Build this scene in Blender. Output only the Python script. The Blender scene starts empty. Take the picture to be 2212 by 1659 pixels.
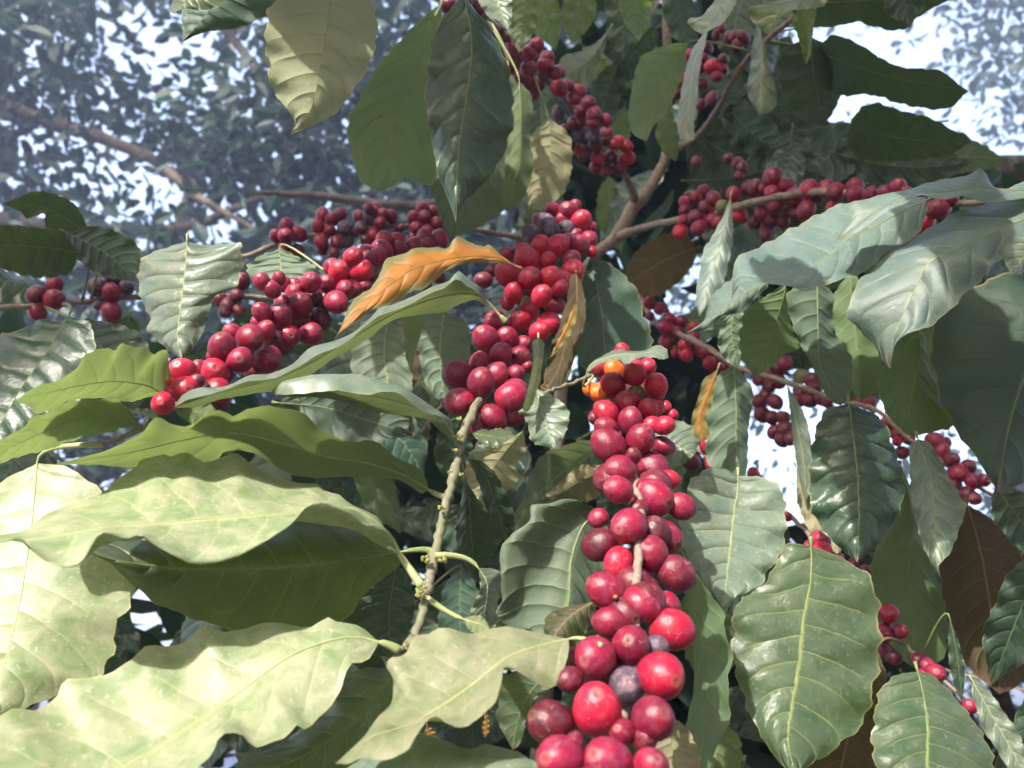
import bpy, math, random
from mathutils import Vector, Matrix, Quaternion
random.seed(7)
SC = bpy.context.scene
# ---------------------------------------------------------------- camera
PITCH = 25.0
CAM = Vector((0, 0, 1.3))
FPX = 1723.0                      # focal length in units of a 2212 x 1659 picture
pr = math.radians(PITCH)
FWD = Vector((0, math.cos(pr), math.sin(pr)))
RGT = Vector((1, 0, 0))
UPV = Vector((0, -math.sin(pr), math.cos(pr)))
cd = bpy.data.cameras.new('camera')
cam = bpy.data.objects.new('camera', cd)
SC.collection.objects.link(cam)
cam.location = CAM
cam.rotation_euler = (math.radians(90 + PITCH), 0, 0)
cd.sensor_width = 36
cd.lens = 36 * FPX / 2212
cd.clip_start = 0.02
cd.clip_end = 2000
cd.dof.use_dof = True
cd.dof.focus_distance = 0.42
cd.dof.aperture_fstop = 12
SC.camera = cam
# ---------------------------------------------------------------- light
SUN_EL, SUN_AZ = 33.0, 208.0      # azimuth clockwise from +Y
el, az = math.radians(SUN_EL), math.radians(SUN_AZ)
SUND = Vector((math.sin(az) * math.cos(el), math.cos(az) * math.cos(el), math.sin(el)))
w = bpy.data.worlds.new('World')
SC.world = w
w.use_nodes = True
nt = w.node_tree
nt.nodes.clear()
sky = nt.nodes.new('ShaderNodeTexSky')
sky.sky_type = 'NISHITA'
sky.sun_disc = False
sky.sun_elevation = el
sky.sun_rotation = az
sky.dust_density = 9.0
sky.air_density = 1.0
bgn = nt.nodes.new('ShaderNodeBackground')
bgn.inputs['Strength'].default_value = 0.15
wo = nt.nodes.new('ShaderNodeOutputWorld')
hzs = nt.nodes.new('ShaderNodeHueSaturation')    # milky hazy daylight
hzs.inputs['Saturation'].default_value = 0.9
hzs.inputs['Value'].default_value = 3.6
nt.links.new(sky.outputs[0], hzs.inputs['Color'])
nt.links.new(hzs.outputs[0], bgn.inputs[0])
nt.links.new(bgn.outputs[0], wo.inputs[0])
sl = bpy.data.lights.new('sun', 'SUN')
sl.energy = 5.0
sl.angle = math.radians(0.5)
sl.color = (1.0, 0.94, 0.86)
so = bpy.data.objects.new('sun', sl)
SC.collection.objects.link(so)
so.rotation_euler = SUND.to_track_quat('Z', 'Y').to_euler()
so.location = (0, 0, 8)
SC.view_settings.view_transform = 'Standard'
SC.view_settings.look = 'None'
SC.view_settings.exposure = 1.02
SC.view_settings.gamma = 1
SC.cycles.max_bounces = 8
SC.cycles.transparent_max_bounces = 8


# ---------------------------------------------------------------- helpers
def P(x, y, d):
    return CAM + d * (FWD + (x - 1106) / FPX * RGT - (y - 829.5) / FPX * UPV)


def tag(o, label=None, cat=None, group=None, kind=None):
    if label: o['label'] = label
    if cat: o['category'] = cat
    if group: o['group'] = group
    if kind: o['kind'] = kind
    return o


def empty(name, loc, label, cat, group=None):
    o = bpy.data.objects.new(name, None)
    SC.collection.objects.link(o)
    o.location = loc
    o.empty_display_size = 0.02
    return tag(o, label, cat, group)


def mkmesh(name, verts, faces, uvs=None, smooth=True):
    m = bpy.data.meshes.new(name)
    m.from_pydata(verts, [], faces)
    if smooth:
        m.polygons.foreach_set('use_smooth', [True] * len(m.polygons))
    if uvs:
        ul = m.uv_layers.new(name='UVMap')
        buf = []
        for l in m.loops:
            buf.extend(uvs[l.vertex_index])
        ul.data.foreach_set('uv', buf)
    m.update()
    return m


def link(name, mesh, mat=None, parent=None, loc=None):
    o = bpy.data.objects.new(name, mesh)
    SC.collection.objects.link(o)
    if mat and not mesh.materials:
        mesh.materials.append(mat)
    if parent: o.parent = parent
    if loc is not None: o.location = loc
    return o


def pts(s):
    return [tuple(float(v) for v in p.split(',')) for p in s.split()]


def catmull(p, t):
    """p list of tuples, t in 0..len(p)-1"""
    n = len(p)
    i = min(int(t), n - 2)
    f = t - i
    p1, p2 = p[i], p[i + 1]
    p0 = p[i - 1] if i > 0 else tuple(2 * a - b for a, b in zip(p1, p2))
    p3 = p[i + 2] if i + 2 < n else tuple(2 * b - a for a, b in zip(p1, p2))
    return tuple(0.5 * (2 * b + (c - a) * f + (2 * a - 5 * b + 4 * c - d) * f * f + (3 * b - a - 3 * c + d) * f ** 3)
                 for a, b, c, d in zip(p0, p1, p2, p3))


def resample(p, n):
    """n+1 samples spaced evenly by length along a smooth curve through p"""
    k = 8
    fine = [catmull(p, i / k) for i in range((len(p) - 1) * k + 1)]
    L = [0]
    for a, b in zip(fine, fine[1:]):
        L.append(L[-1] + math.dist(a, b))
    T = L[-1] or 1
    out, j = [], 0
    for i in range(n + 1):
        s = T * i / n
        while j < len(L) - 2 and L[j + 1] < s: j += 1
        f = (s - L[j]) / max(1e-9, L[j + 1] - L[j])
        out.append(tuple(a + (b - a) * f for a, b in zip(fine[j], fine[j + 1])))
    return out


def tube_geo(path, rad, seg=8, cap=True, verts=None, faces=None, lump=0):
    """path: world Vectors, rad: list; parallel transport frame"""
    verts = [] if verts is None else verts
    faces = [] if faces is None else faces
    b0 = len(verts)
    n = len(path)
    t = (path[1] - path[0]).normalized()
    x = t.orthogonal().normalized()
    for i in range(n):
        t2 = (path[min(i + 1, n - 1)] - path[max(i - 1, 0)])
        if t2.length < 1e-9: t2 = t
        t2 = t2.normalized()
        x = (x - x.dot(t2) * t2)
        x = x.normalized() if x.length > 1e-6 else t2.orthogonal().normalized()
        y = t2.cross(x)
        for k in range(seg):
            a = 2 * math.pi * k / seg
            r = rad[i] * (1 + lump * math.sin(3.1 * i + 2 * a) * math.cos(1.7 * i - a))
            verts.append(path[i] + x * math.cos(a) * r + y * math.sin(a) * r)
        t = t2
    for i in range(n - 1):
        for k in range(seg):
            a, b = b0 + i * seg + k, b0 + i * seg + (k + 1) % seg
            faces.append((a, b, b + seg, a + seg))
    if cap:
        verts.append(path[0]); c0 = len(verts) - 1
        verts.append(path[-1]); c1 = len(verts) - 1
        for k in range(seg):
            faces.append((c0, b0 + (k + 1) % seg, b0 + k))
            e = b0 + (n - 1) * seg
            faces.append((c1, e + k, e + (k + 1) % seg))
    return verts, faces


# ---------------------------------------------------------------- materials
class N:
    def __init__(s, name):
        s.m = bpy.data.materials.new(name)
        s.m.use_nodes = True
        s.t = s.m.node_tree
        s.t.nodes.clear()
        s.out = s.t.nodes.new('ShaderNodeOutputMaterial')

    def n(s, typ, **kw):
        o = s.t.nodes.new('ShaderNode' + typ)
        for k, v in kw.items():
            if k.startswith('i_'):
                key = k[2:]
                key = int(key) if key.isdigit() else key.replace('_', ' ')
                s.set(o.inputs[key], v)
            else:
                setattr(o, k, v)
        return o

    def set(s, inp, v):
        if hasattr(v, 'is_output') or hasattr(v, 'links') and hasattr(v, 'node'):
            s.t.links.new(v, inp)
        else:
            inp.default_value = v

    def math(s, op, a, b=0.0, c=0.0, clamp=False):
        o = s.t.nodes.new('ShaderNodeMath')
        o.operation = op
        o.use_clamp = clamp
        s.set(o.inputs[0], a); s.set(o.inputs[1], b); s.set(o.inputs[2], c)
        return o.outputs[0]

    def mix(s, f, a, b):
        o = s.t.nodes.new('ShaderNodeMix')
        o.data_type = 'RGBA'
        s.set(o.inputs[0], f)
        for i, v in ((6, a), (7, b)):
            if isinstance(v, tuple): v = (*v[:3], 1.0)
            s.set(o.inputs[i], v)
        return o.outputs[2]

    def ramp(s, v, a, b):
        o = s.n('MapRange', i_0=v, i_1=a, i_2=b)
        o.interpolation_type = 'SMOOTHSTEP'
        return o.outputs[0]

    def noise(s, vec, scale, detail=3.0, rough=0.55, dist=0.0):
        o = s.n('TexNoise', i_Scale=scale, i_Detail=detail, i_Roughness=rough, i_Distortion=dist)
        if vec is not None: s.set(o.inputs['Vector'], vec)
        return o.outputs['Fac']


def leaf_mat(name, top, under, blotch, vein, dust=0.3, rough=0.38, trans=0.3, tcol=None, nlat=9.0, spots=0.0, relief=1.0, rim=None):
    q = N(name)
    uv = q.n('UVMap').outputs[0]
    sep = q.n('SeparateXYZ', i_0=uv)
    u, v2 = sep.outputs[0], sep.outputs[1]
    v = q.math('SUBTRACT', q.math('MULTIPLY', v2, 2.0), 1.0)
    av = q.math('ABSOLUTE', v)
    tc = q.n('TexCoord').outputs['Object']
    oi = q.n('ObjectInfo').outputs['Random']
    side = q.math('MULTIPLY', q.math('GREATER_THAN', v, 0.0), 0.45)
    nz = q.noise(tc, 45.0, 2.0)
    s_ = q.math('SUBTRACT', u, q.math('MULTIPLY', q.math('POWER', av, 1.5), 0.15))
    s_ = q.math('ADD', s_, q.math('MULTIPLY', q.math('SUBTRACT', nz, 0.5), 0.03))
    f = q.math('FRACT', q.math('ADD', q.math('MULTIPLY', s_, nlat), side))
    dv = q.math('ABSOLUTE', q.math('SUBTRACT', f, 0.5))
    lat = q.math('MULTIPLY', q.ramp(dv, 0.05, 0.008), q.ramp(av, 0.97, 0.55))
    mid = q.ramp(av, 0.04, 0.012)
    veinm = q.math('MAXIMUM', q.math('MULTIPLY', lat, 0.65), mid)
    back = q.n('NewGeometry').outputs['Backfacing']
    big = q.noise(tc, 22.0, 4.0, 0.6)
    fine = q.noise(tc, 420.0, 3.0, 0.65)
    med = q.noise(tc, 110.0, 4.0, 0.65, 0.6)
    topc = q.mix(q.ramp(big, 0.42, 0.68), top, blotch)
    undc = q.mix(q.ramp(big, 0.38, 0.7), under, tuple(0.6 * a + 0.4 * b for a, b in zip(under, blotch)))
    topc = q.mix(veinm, topc, vein)
    undc = q.mix(q.math('MULTIPLY', veinm, 0.95), undc, vein)
    # dust on the upper side only; on the dusty kind also painted sun glare
    du = q.math('MULTIPLY', q.ramp(med, 0.12, 0.85), dust, clamp=True)
    sp = q.math('MULTIPLY', q.ramp(fine, 0.60, 0.68), min(0.45, dust * 1.1))
    topc = q.mix(du, topc, (0.44, 0.40, 0.29))
    topc = q.mix(sp, topc, (0.58, 0.54, 0.44))
    col = q.mix(back, topc, undc)
    if rim:
        col = q.mix(q.ramp(q.math('ADD', av, q.math('MULTIPLY', big, 0.7)), 0.75, 1.25), col, rim)
    # pale margin painted in for the lit leaf edge, then fungal spots
    edge = q.ramp(av, 0.965, 1.0)
    col = q.mix(q.math('MULTIPLY', edge, 0.6), col, (0.34, 0.30, 0.12))
    tipm = q.math('MULTIPLY', q.ramp(q.math('ADD', u, q.math('MULTIPLY', big, 0.12)), 1.0, 1.06), 0.7)
    col = q.mix(tipm, col, (0.13, 0.075, 0.03))
    vo = q.n('TexVoronoi', i_Scale=60.0, i_Vector=tc, i_Randomness=1.0)
    sm = q.math('MULTIPLY', q.ramp(vo.outputs['Distance'], 0.16, 0.06), q.ramp(q.noise(tc, 18.0, 1.0), 0.56 - 0.14 * spots, 0.66))
    col = q.mix(q.math('MULTIPLY', sm, 0.25 + 0.6 * spots), col, (0.10, 0.055, 0.02))
    hs = q.n('HueSaturation', i_Color=col, i_Hue=q.math('ADD', 0.485, q.math('MULTIPLY', oi, 0.03)),
             i_Value=q.math('ADD', 0.8, q.math('MULTIPLY', oi, 0.4)), i_Saturation=1.0)
    col = hs.outputs[0]
    # relief: quilting between side veins, fine skin grain
    pil = q.math('SUBTRACT', 1.0, q.math('POWER', q.math('SUBTRACT', 1.0, q.math('MULTIPLY', dv, 2.0)), 2.5))
    pil = q.math('MULTIPLY', pil, q.ramp(av, 1.05, 0.6))
    hgt = q.math('ADD', q.math('MULTIPLY', pil, 1.0), q.math('MULTIPLY', med, 0.55))
    hgt = q.math('ADD', hgt, q.math('MULTIPLY', fine, 0.12))
    # small leaves have proportionally finer relief (stored in the object's colour)
    hgt = q.math('MULTIPLY', hgt, q.n('SeparateXYZ', i_0=q.n('ObjectInfo').outputs['Color']).outputs[0])
    bmp = q.n('Bump', i_Strength=0.7, i_Distance=0.0021 * relief, i_Height=hgt)
    bs = q.n('BsdfPrincipled', i_Base_Color=col, i_Normal=bmp.outputs[0])
    rr = q.math('ADD', rough, q.math('MULTIPLY', q.math('MAXIMUM', du, back), 0.25))
    q.set(bs.inputs['Roughness'], rr)
    q.set(bs.inputs['Specular IOR Level'], 0.5)
    tr = q.n('BsdfTranslucent', i_Normal=bmp.outputs[0])
    tcol = tcol or (0.30, 0.42, 0.04)
    q.set(tr.inputs[0], q.mix(q.math('MULTIPLY', veinm, 0.6), tcol, tuple(c * 0.5 for c in tcol)))
    mx = q.n('MixShader', i_0=trans)
    q.t.links.new(bs.outputs[0], mx.inputs[1]); q.t.links.new(tr.outputs[0], mx.inputs[2])
    q.t.links.new(mx.outputs[0], q.out.inputs[0])
    return q.m


VE = (0.22, 0.28, 0.09)
LM = {
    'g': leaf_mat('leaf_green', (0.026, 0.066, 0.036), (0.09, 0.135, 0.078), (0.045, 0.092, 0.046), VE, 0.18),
    'd': leaf_mat('leaf_dark', (0.012, 0.044, 0.030), (0.036, 0.068, 0.044), (0.020, 0.058, 0.036), (0.07, 0.12, 0.06), 0.10, 0.33, 0.14, (0.16, 0.26, 0.05)),  # darker copy of the green leaf, with shade put into its colour
    'l': leaf_mat('leaf_dusty_glare', (0.10, 0.175, 0.060), (0.14, 0.20, 0.06), (0.13, 0.19, 0.075), (0.28, 0.32, 0.13), 0.72, 0.36, 0.22, spots=0.0, relief=0.4),  # real dust, and sun glare put into the pale colour
    'b': leaf_mat('leaf_sage', (0.085, 0.15, 0.115), (0.095, 0.140, 0.088), (0.11, 0.165, 0.12), (0.22, 0.28, 0.15), 0.28, 0.36, 0.22, (0.24, 0.33, 0.10)),
    'y': leaf_mat('leaf_yellow_green', (0.095, 0.145, 0.055), (0.105, 0.16, 0.07), (0.07, 0.11, 0.04), (0.22, 0.23, 0.09), 0.12, 0.45, 0.34, (0.29, 0.39, 0.11), spots=0.5),
    'k': leaf_mat('leaf_cream_under', (0.09, 0.14, 0.06), (0.21, 0.22, 0.135), (0.15, 0.18, 0.09), (0.26, 0.27, 0.15), 0.2, 0.5, 0.25, (0.36, 0.36, 0.14), spots=0.2),
    's': leaf_mat('leaf_blue_green', (0.075, 0.145, 0.140), (0.085, 0.140, 0.095), (0.095, 0.165, 0.150), (0.20, 0.27, 0.17), 0.22, 0.46, 0.2, (0.22, 0.32, 0.12)),  # bluish sky light is put into this base colour
    'o': leaf_mat('leaf_orange', (0.44, 0.19, 0.02), (0.40, 0.20, 0.03), (0.28, 0.17, 0.03), (0.22, 0.10, 0.02), 0.05, 0.5, 0.30, (0.6, 0.30, 0.03), spots=0.7, rim=(0.14, 0.17, 0.06)),
    'n': leaf_mat('leaf_brown', (0.075, 0.052, 0.028), (0.095, 0.066, 0.032), (0.00, 0.03, 0.00), (0.24, 0.16, 0.08), 0.1, 0.6, 0.22, (0.25, 0.14, 0.04), spots=0.9),
    't': leaf_mat('leaf_tan', (0.26, 0.23, 0.12), (0.30, 0.28, 0.16), (0.16, 0.18, 0.09), (0.34, 0.31, 0.18), 0.2, 0.5, 0.28, (0.42, 0.38, 0.14), spots=0.3),
}


def simple_mat(name, c1, c2, scale, rough=0.7, bump=0.4, dist=0.001, stretch=(1, 1, 1), c3=None, spec=0.3):
    q = N(name)
    tc = q.n('TexCoord').outputs['Object']
    mp = q.n('Mapping', i_Vector=tc, i_Scale=stretch).outputs[0]
    a = q.noise(mp, scale, 5.0, 0.65)
    b = q.noise(mp, scale * 4.3, 4.0, 0.6)
    col = q.mix(q.ramp(a, 0.35, 0.68), c1, c2)
    if c3: col = q.mix(q.ramp(b, 0.58, 0.70), col, c3)
    h = q.math('ADD', a, q.math('MULTIPLY', b, 0.5))
    bm = q.n('Bump', i_Strength=bump, i_Distance=dist, i_Height=h)
    bs = q.n('BsdfPrincipled', i_Base_Color=col, i_Roughness=rough, i_Normal=bm.outputs[0])
    q.set(bs.inputs['Specular IOR Level'], spec)
    q.t.links.new(bs.outputs[0], q.out.inputs[0])
    return q.m


STEM = simple_mat('twig_bark', (0.20, 0.15, 0.115), (0.30, 0.24, 0.19), 160, 0.75, 0.8, 0.0008, c3=(0.12, 0.09, 0.06))
STEMG = simple_mat('twig_green', (0.14, 0.155, 0.085), (0.19, 0.175, 0.125), 90, 0.6, 0.6, 0.0005, c3=(0.27, 0.22, 0.17))
RIB = simple_mat('rib', (0.15, 0.20, 0.07), (0.20, 0.24, 0.09), 60, 0.5, 0.3, 0.0004)
RIBL = simple_mat('rib_pale', (0.27, 0.31, 0.14), (0.33, 0.36, 0.17), 60, 0.5, 0.3, 0.0004)
RIBB = simple_mat('rib_brown', (0.20, 0.12, 0.05), (0.28, 0.18, 0.07), 60, 0.55, 0.3, 0.0004)
BUD = simple_mat('bud', (0.15, 0.19, 0.05), (0.24, 0.22, 0.07), 300, 0.5, 0.4, 0.0004)
SCAR = simple_mat('scar', (0.07, 0.035, 0.025), (0.26, 0.15, 0.10), 300, 0.8, 0.6, 0.0004)
BARK = simple_mat('tree_bark', (0.055, 0.042, 0.035), (0.11, 0.085, 0.07), 9, 0.9, 1.0, 0.02, c3=(0.12, 0.13, 0.06))
GROUND = simple_mat('soil', (0.07, 0.06, 0.045), (0.10, 0.085, 0.06), 2, 0.95, 1.0, 0.03, c3=(0.05, 0.075, 0.04))


def cherry_mat(name, c1, c2, c3, rough=0.30, bloom=0.15):
    q = N(name)
    tc = q.n('TexCoord').outputs['Object']
    oi = q.n('ObjectInfo').outputs['Random']
    off = q.n('VectorMath', operation='ADD')
    q.set(off.inputs[0], tc)
    cmb = q.n('CombineXYZ', i_0=q.math('MULTIPLY', oi, 37.0), i_1=q.math('MULTIPLY', oi, 91.0), i_2=0.0)
    q.set(off.inputs[1], cmb.outputs[0])
    vec = off.outputs[0]
    z = q.n('SeparateXYZ', i_0=tc).outputs[2]
    a = q.noise(vec, 1.2, 3.0, 0.5)
    col = q.mix(q.ramp(a, 0.35, 0.66), c1, c2)
    col = q.mix(q.math('MULTIPLY', q.ramp(z, -0.2, -1.1), 0.5), col, c3)
    bl = q.noise(vec, 2.2, 4.0, 0.6)
    col = q.mix(q.math('MULTIPLY', q.ramp(bl, 0.45, 0.75), bloom), col, (0.42, 0.30, 0.36))
    # dust specks and dried scratches
    sp = q.noise(vec, 9.0, 3.0, 0.7)
    col = q.mix(q.math('MULTIPLY', q.ramp(sp, 0.63, 0.73), 0.65), col, (0.55, 0.42, 0.36))
    vo = q.n('TexVoronoi', feature='DISTANCE_TO_EDGE', i_Scale=2.1, i_Vector=vec)
    msk = q.ramp(q.noise(vec, 1.7, 2.0), 0.55, 0.66)
    col = q.mix(q.math('MULTIPLY', q.math('MULTIPLY', q.ramp(vo.outputs[0], 0.022, 0.006), msk), 0.6), col, (0.55, 0.36, 0.28))
    # pale ring round the flower scar
    col = q.mix(q.math('MULTIPLY', q.ramp(z, 1.10, 1.2), 0.4), col, (0.30, 0.16, 0.12))
    hs = q.n('HueSaturation', i_Color=col, i_Hue=0.5, i_Saturation=1.0,
             i_Value=q.math('ADD', 0.72, q.math('MULTIPLY', oi, 0.5)))
    bm = q.n('Bump', i_Strength=0.12, i_Distance=0.02, i_Height=q.math('ADD', sp, bl))
    bs = q.n('BsdfPrincipled', i_Base_Color=hs.outputs[0], i_Normal=bm.outputs[0])
    q.set(bs.inputs['Roughness'], q.math('ADD', rough, q.math('MULTIPLY', bl, 0.22)))
    bs.inputs['Specular IOR Level'].default_value = 0.5
    bs.inputs['Subsurface Weight'].default_value = 0.12
    bs.inputs['Subsurface Radius'].default_value = (1.0, 0.15, 0.08)
    bs.inputs['Subsurface Scale'].default_value = 0.0015
    q.t.links.new(bs.outputs[0], q.out.inputs[0])
    return q.m


CM = {
    'r': cherry_mat('cherry_red', (0.42, 0.008, 0.034), (0.33, 0.006, 0.038), (0.42, 0.012, 0.03), 0.25, 0.08),
    'c': cherry_mat('cherry_crimson', (0.27, 0.006, 0.036), (0.18, 0.006, 0.036), (0.28, 0.008, 0.03), 0.27, 0.14),
    'm': cherry_mat('cherry_maroon', (0.15, 0.007, 0.022), (0.09, 0.008, 0.022), (0.16, 0.01, 0.02), 0.28, 0.12),
    'p': cherry_mat('cherry_purple', (0.085, 0.045, 0.075), (0.055, 0.040, 0.065), (0.09, 0.03, 0.04), 0.42, 0.55),
    'o': cherry_mat('cherry_orange', (0.75, 0.10, 0.012), (0.65, 0.16, 0.015), (0.6, 0.25, 0.03), 0.28, 0.05),
    'g': cherry_mat('cherry_green', (0.16, 0.17, 0.07), (0.12, 0.14, 0.055), (0.17, 0.18, 0.05), 0.35, 0.15),
}


def cherry_mesh(name, seed):
    rnd = random.Random(seed)
    nu, nv = 20, 14
    el_ = 1.08 + 0.16 * rnd.random()
    a1, a2 = rnd.random() * 6, rnd.random() * 6
    V, F = [], []
    for j in range(nv + 1):
        th = math.pi * j / nv
        for i in range(nu):
            ph = 2 * math.pi * i / nu
            r = 1 + 0.04 * math.cos(2 * ph + a1) + 0.025 * math.cos(3 * ph + a2) * math.sin(th)
            x, y, z = r * math.sin(th) * math.cos(ph), r * math.sin(th) * math.sin(ph), math.cos(th)
            rad = math.sin(th)
            if z > 0.9:                       # flower scar end: a low collar
                z += 0.05 * math.exp(-((rad - 0.22) / 0.1) ** 2) - 0.05 * math.exp(-(rad / 0.14) ** 2)
            if z < -0.8:
                z += 0.12 * math.exp(-(rad / 0.3) ** 2)
            V.append((x, y * 0.97, z * el_))
    for j in range(nv):
        for i in range(nu):
            a, b = j * nu + i, j * nu + (i + 1) % nu
            F.append((a, a + nu, b + nu, b))
    return mkmesh(name, V, F)


def scar_mesh(name):
    V, F = [], []
    nu = 14
    prof = [(0.0, 1.09), (0.05, 1.13), (0.09, 1.10), (0.13, 1.10), (0.17, 1.165), (0.215, 1.17), (0.25, 1.12), (0.26, 1.05)]
    for r, z in prof:
        for i in range(nu):
            a = 2 * math.pi * i / nu
            V.append((r * math.cos(a), r * math.sin(a), z))
    for j in range(len(prof) - 1):
        for i in range(nu):
            a, b = j * nu + i, j * nu + (i + 1) % nu
            F.append((a, b, b + nu, a + nu))
    return mkmesh(name, V, F)


CMESH = {}
for k_, m_ in CM.items():
    CMESH[k_] = []
    for i_ in range(3):
        me = cherry_mesh('cherry', 10 + i_)
        me.materials.append(m_)
        CMESH[k_].append(me)
SMESH = scar_mesh('calyx_scar')
SMESH.materials.append(SCAR)

# ---------------------------------------------------------------- leaves
NU, NV = 56, 14
rl = random.Random(3)


def seg_profile(t):
    if t < 0.8:
        return math.sin(math.pi * min(1, (t / 0.8) * 0.72) ** 0.85) ** 0.75 if t > 0 else 0.0
    e = seg_profile(0.7999)
    f = (t - 0.8) / 0.2
    return e * (1 - f) ** 1.25


class Branch:
    pass


BR = {}


def branch(key, name, label, cat, path, rad, mat, group=None, back=0.008, lump=0.05, part='stem', joints=()):
    """path: (x, y, depth) along the stem; rad: radius in picture units at each point"""
    b = Branch()
    bk_ = back if callable(back) else (lambda p: back)
    path = [(p[0], p[1], p[2] + bk_(p)) for p in path]
    b.px = path
    b.pts = [P(*p) for p in path]
    b.root = empty(name, b.pts[0], label, cat, group)
    n = max(12, (len(path) - 1) * 8)
    full = [tuple(p) + (r,) for p, r in zip(path, rad)]
    k = 8
    fine = [catmull(full, i / k) for i in range((len(full) - 1) * k + 1)]
    V = []
    R = []
    step = 0
    for i, f in enumerate(fine):
        r = f[3] * f[2] / FPX
        # swollen nodes with leaf scars
        c = i % 24
        r *= 1 + (0.32 if c == 3 else 0.10 if c in (2, 4) else 0)
        for jx, jy in joints:
            r *= 1 + 0.45 * math.exp(-((f[0] - jx) ** 2 + (f[1] - jy) ** 2) / 110.0)
        p = P(f[0], f[1], f[2])
        V.append(p + 0.0006 * Vector((rl.uniform(-1, 1), rl.uniform(-1, 1), rl.uniform(-1, 1))))
        R.append(r)
    b.fine = V
    vs, fs = tube_geo([v - b.pts[0] for v in V], R, 10, lump=lump)
    link(part, mkmesh(part, vs, fs), mat, b.root)
    b.nleaf = 0
    BR[key] = b
    return b


def leaf(bk, mat, side, A, M, B, d0, d1, ea=0.0, eb=0.0, wave=1.0, pet=None, rows=None, midi=None, nw=5, petw=0, label=None, curl=0.0, jit=1.0):
    """A, B: the two margins, M: the midrib, each from the leaf's base to its tip (picture units);
    d0, d1: distance of base and tip; ea, eb: how much farther each margin is than the midrib (m)"""
    b = BR[bk]
    if rows is None:
        A = pts(A) if isinstance(A, str) else A
        B = pts(B) if isinstance(B, str) else B
        if M is None:
            a_, b_ = resample(A, 10), resample(B, 10)
            M = [tuple((p + q) / 2 for p, q in zip(x, y)) for x, y in zip(a_, b_)]
        else:
            M = pts(M) if isinstance(M, str) else M
        A = [M[0]] + list(A) + [M[-1]]
        B = [M[0]] + list(B) + [M[-1]]
        rows = [(A, ea), (M, 0.0), (B, eb)]
        midi = 1
    else:
        rows = [((pts(r) if isinstance(r, str) else r), e) for r, e in rows]
        m0, m1 = rows[midi][0][0], rows[midi][0][-1]
        rows = [((r if i == midi else [m0] + list(r) + [m1]), e) for i, (r, e) in enumerate(rows)]
    nr = len(rows)
    RS = [resample(r, NU) for r, _ in rows]
    # row position v in -1..1
    rv = []
    for i in range(nr):
        if i <= midi: rv.append(-1 + i / max(1, midi))
        else: rv.append((i - midi) / (nr - 1 - midi))
    ph1, ph2 = rl.random() * 6.3, rl.random() * 6.3
    Lpx = sum(math.dist(a, c) for a, c in zip(RS[midi], RS[midi][1:]))
    Lm = Lpx * (d0 + d1) / 2 / FPX
    amp = 0.022 * Lm * wave + 0.0008
    Wm = min(math.dist(RS[0][NU // 2], RS[midi][NU // 2]), math.dist(RS[-1][NU // 2], RS[midi][NU // 2])) * (d0 + d1) / 2 / FPX
    qa = (0.5 if mat == 'l' else 1.0) * min(0.0060 * Lm, 0.022 * Wm)
    amp = min(amp, 0.16 * Wm + 0.0006)
    V, UV = [], []
    for i in range(NU + 1):
        u = i / NU
        env = math.sin(math.pi * min(1, max(0, u))) ** 0.6 if 0 < u < 1 else 0.0
        P3 = []
        for r in range(nr):
            x, y = RS[r][i]
            d = d0 + (d1 - d0) * u + rows[r][1] * env + curl * (u - u * u)
            P3.append((x, y, d))
        for j in range(NV + 1):
            v = -1 + 2 * j / NV
            # locate v between rows
            k = 0
            while k < nr - 2 and rv[k + 1] < v: k += 1
            t = k + (v - rv[k]) / (rv[k + 1] - rv[k])
            x, y, d = catmull(P3, t)
            av = abs(v)
            ph = ph1 if v < 0 else ph2
            wv = amp * env * av ** 2 * math.sin(2 * math.pi * nw * u + ph + 0.7 * math.sin(5 * u + ph))
            # quilting between the side veins
            s_ = (u - 0.15 * av ** 1.5) * 9 + (0.45 if v > 0 else 0)
            qv = qa * math.cos(2 * math.pi * s_) * env * min(1, av * 3) * (1 - 0.6 * av)
            fold = 0.010 * Lm * env * (1 - min(1, av * 2.5))
            sg = 1 if side == 'T' else -1
            d += wv + sg * (qv + fold)
            if av > 0.4 and 0 < i < NU:
                mx_, my_ = RS[midi][i]
                ex_, ey_ = x - mx_, y - my_
                sc_ = jit * av ** 3 * (0.030 * math.sin(2 * math.pi * 9.3 * u + 2 * ph) + 0.018 * math.sin(2 * math.pi * 17.7 * u + ph))
                x += ex_ * sc_; y += ey_ * sc_
            if av > 0.99 and 0 < i < NU:
                x += jit * rl.uniform(-1, 1) * 0.9; y += jit * rl.uniform(-1, 1) * 0.9
            V.append(P(x, y, d)); UV.append((u, (v + 1) / 2))
    W = NV + 1
    F = []
    for i in range(NU):
        for j in range(NV):
            a = i * W + j
            F.append((a, a + 1, a + W + 1, a + W))
    # which side looks at the camera: area-weighted over the sheet
    dt = 0.0
    for f in F[::5]:
        n_ = (V[f[2]] - V[f[0]]).cross(V[f[3]] - V[f[1]])
        dt += n_.dot((CAM - V[f[0]]).normalized())
    if (dt > 0) != (side == 'T'):
        F = [tuple(reversed(f)) for f in F]
    base = V[NV // 2].copy()
    o = link('leaf', mkmesh('leaf', [p - base for p in V], F, UV), LM[mat], b.root, base - b.root.location)
    o.color = (max(0.12, min(1.0, Wm / 0.026)), 1, 1, 1)
    if label: o['label'] = label
    # midrib and leaf stalk in one tapered strand
    mid = [V[i * W + NV // 2] for i in range(0, NU + 1, 2)]
    tdir = (CAM - base).normalized()
    rbase = max(0.0005, min(0.0012, 0.0065 * Lm))
    path = []
    if pet is not None:
        q = P(*pet)
    else:
        q = min(b.fine, key=lambda p: (p - base).length)
        if (q - base).length > 0.07:
            dr = (mid[0] - mid[2]).normalized()
            q = base + dr * 0.005
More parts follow.
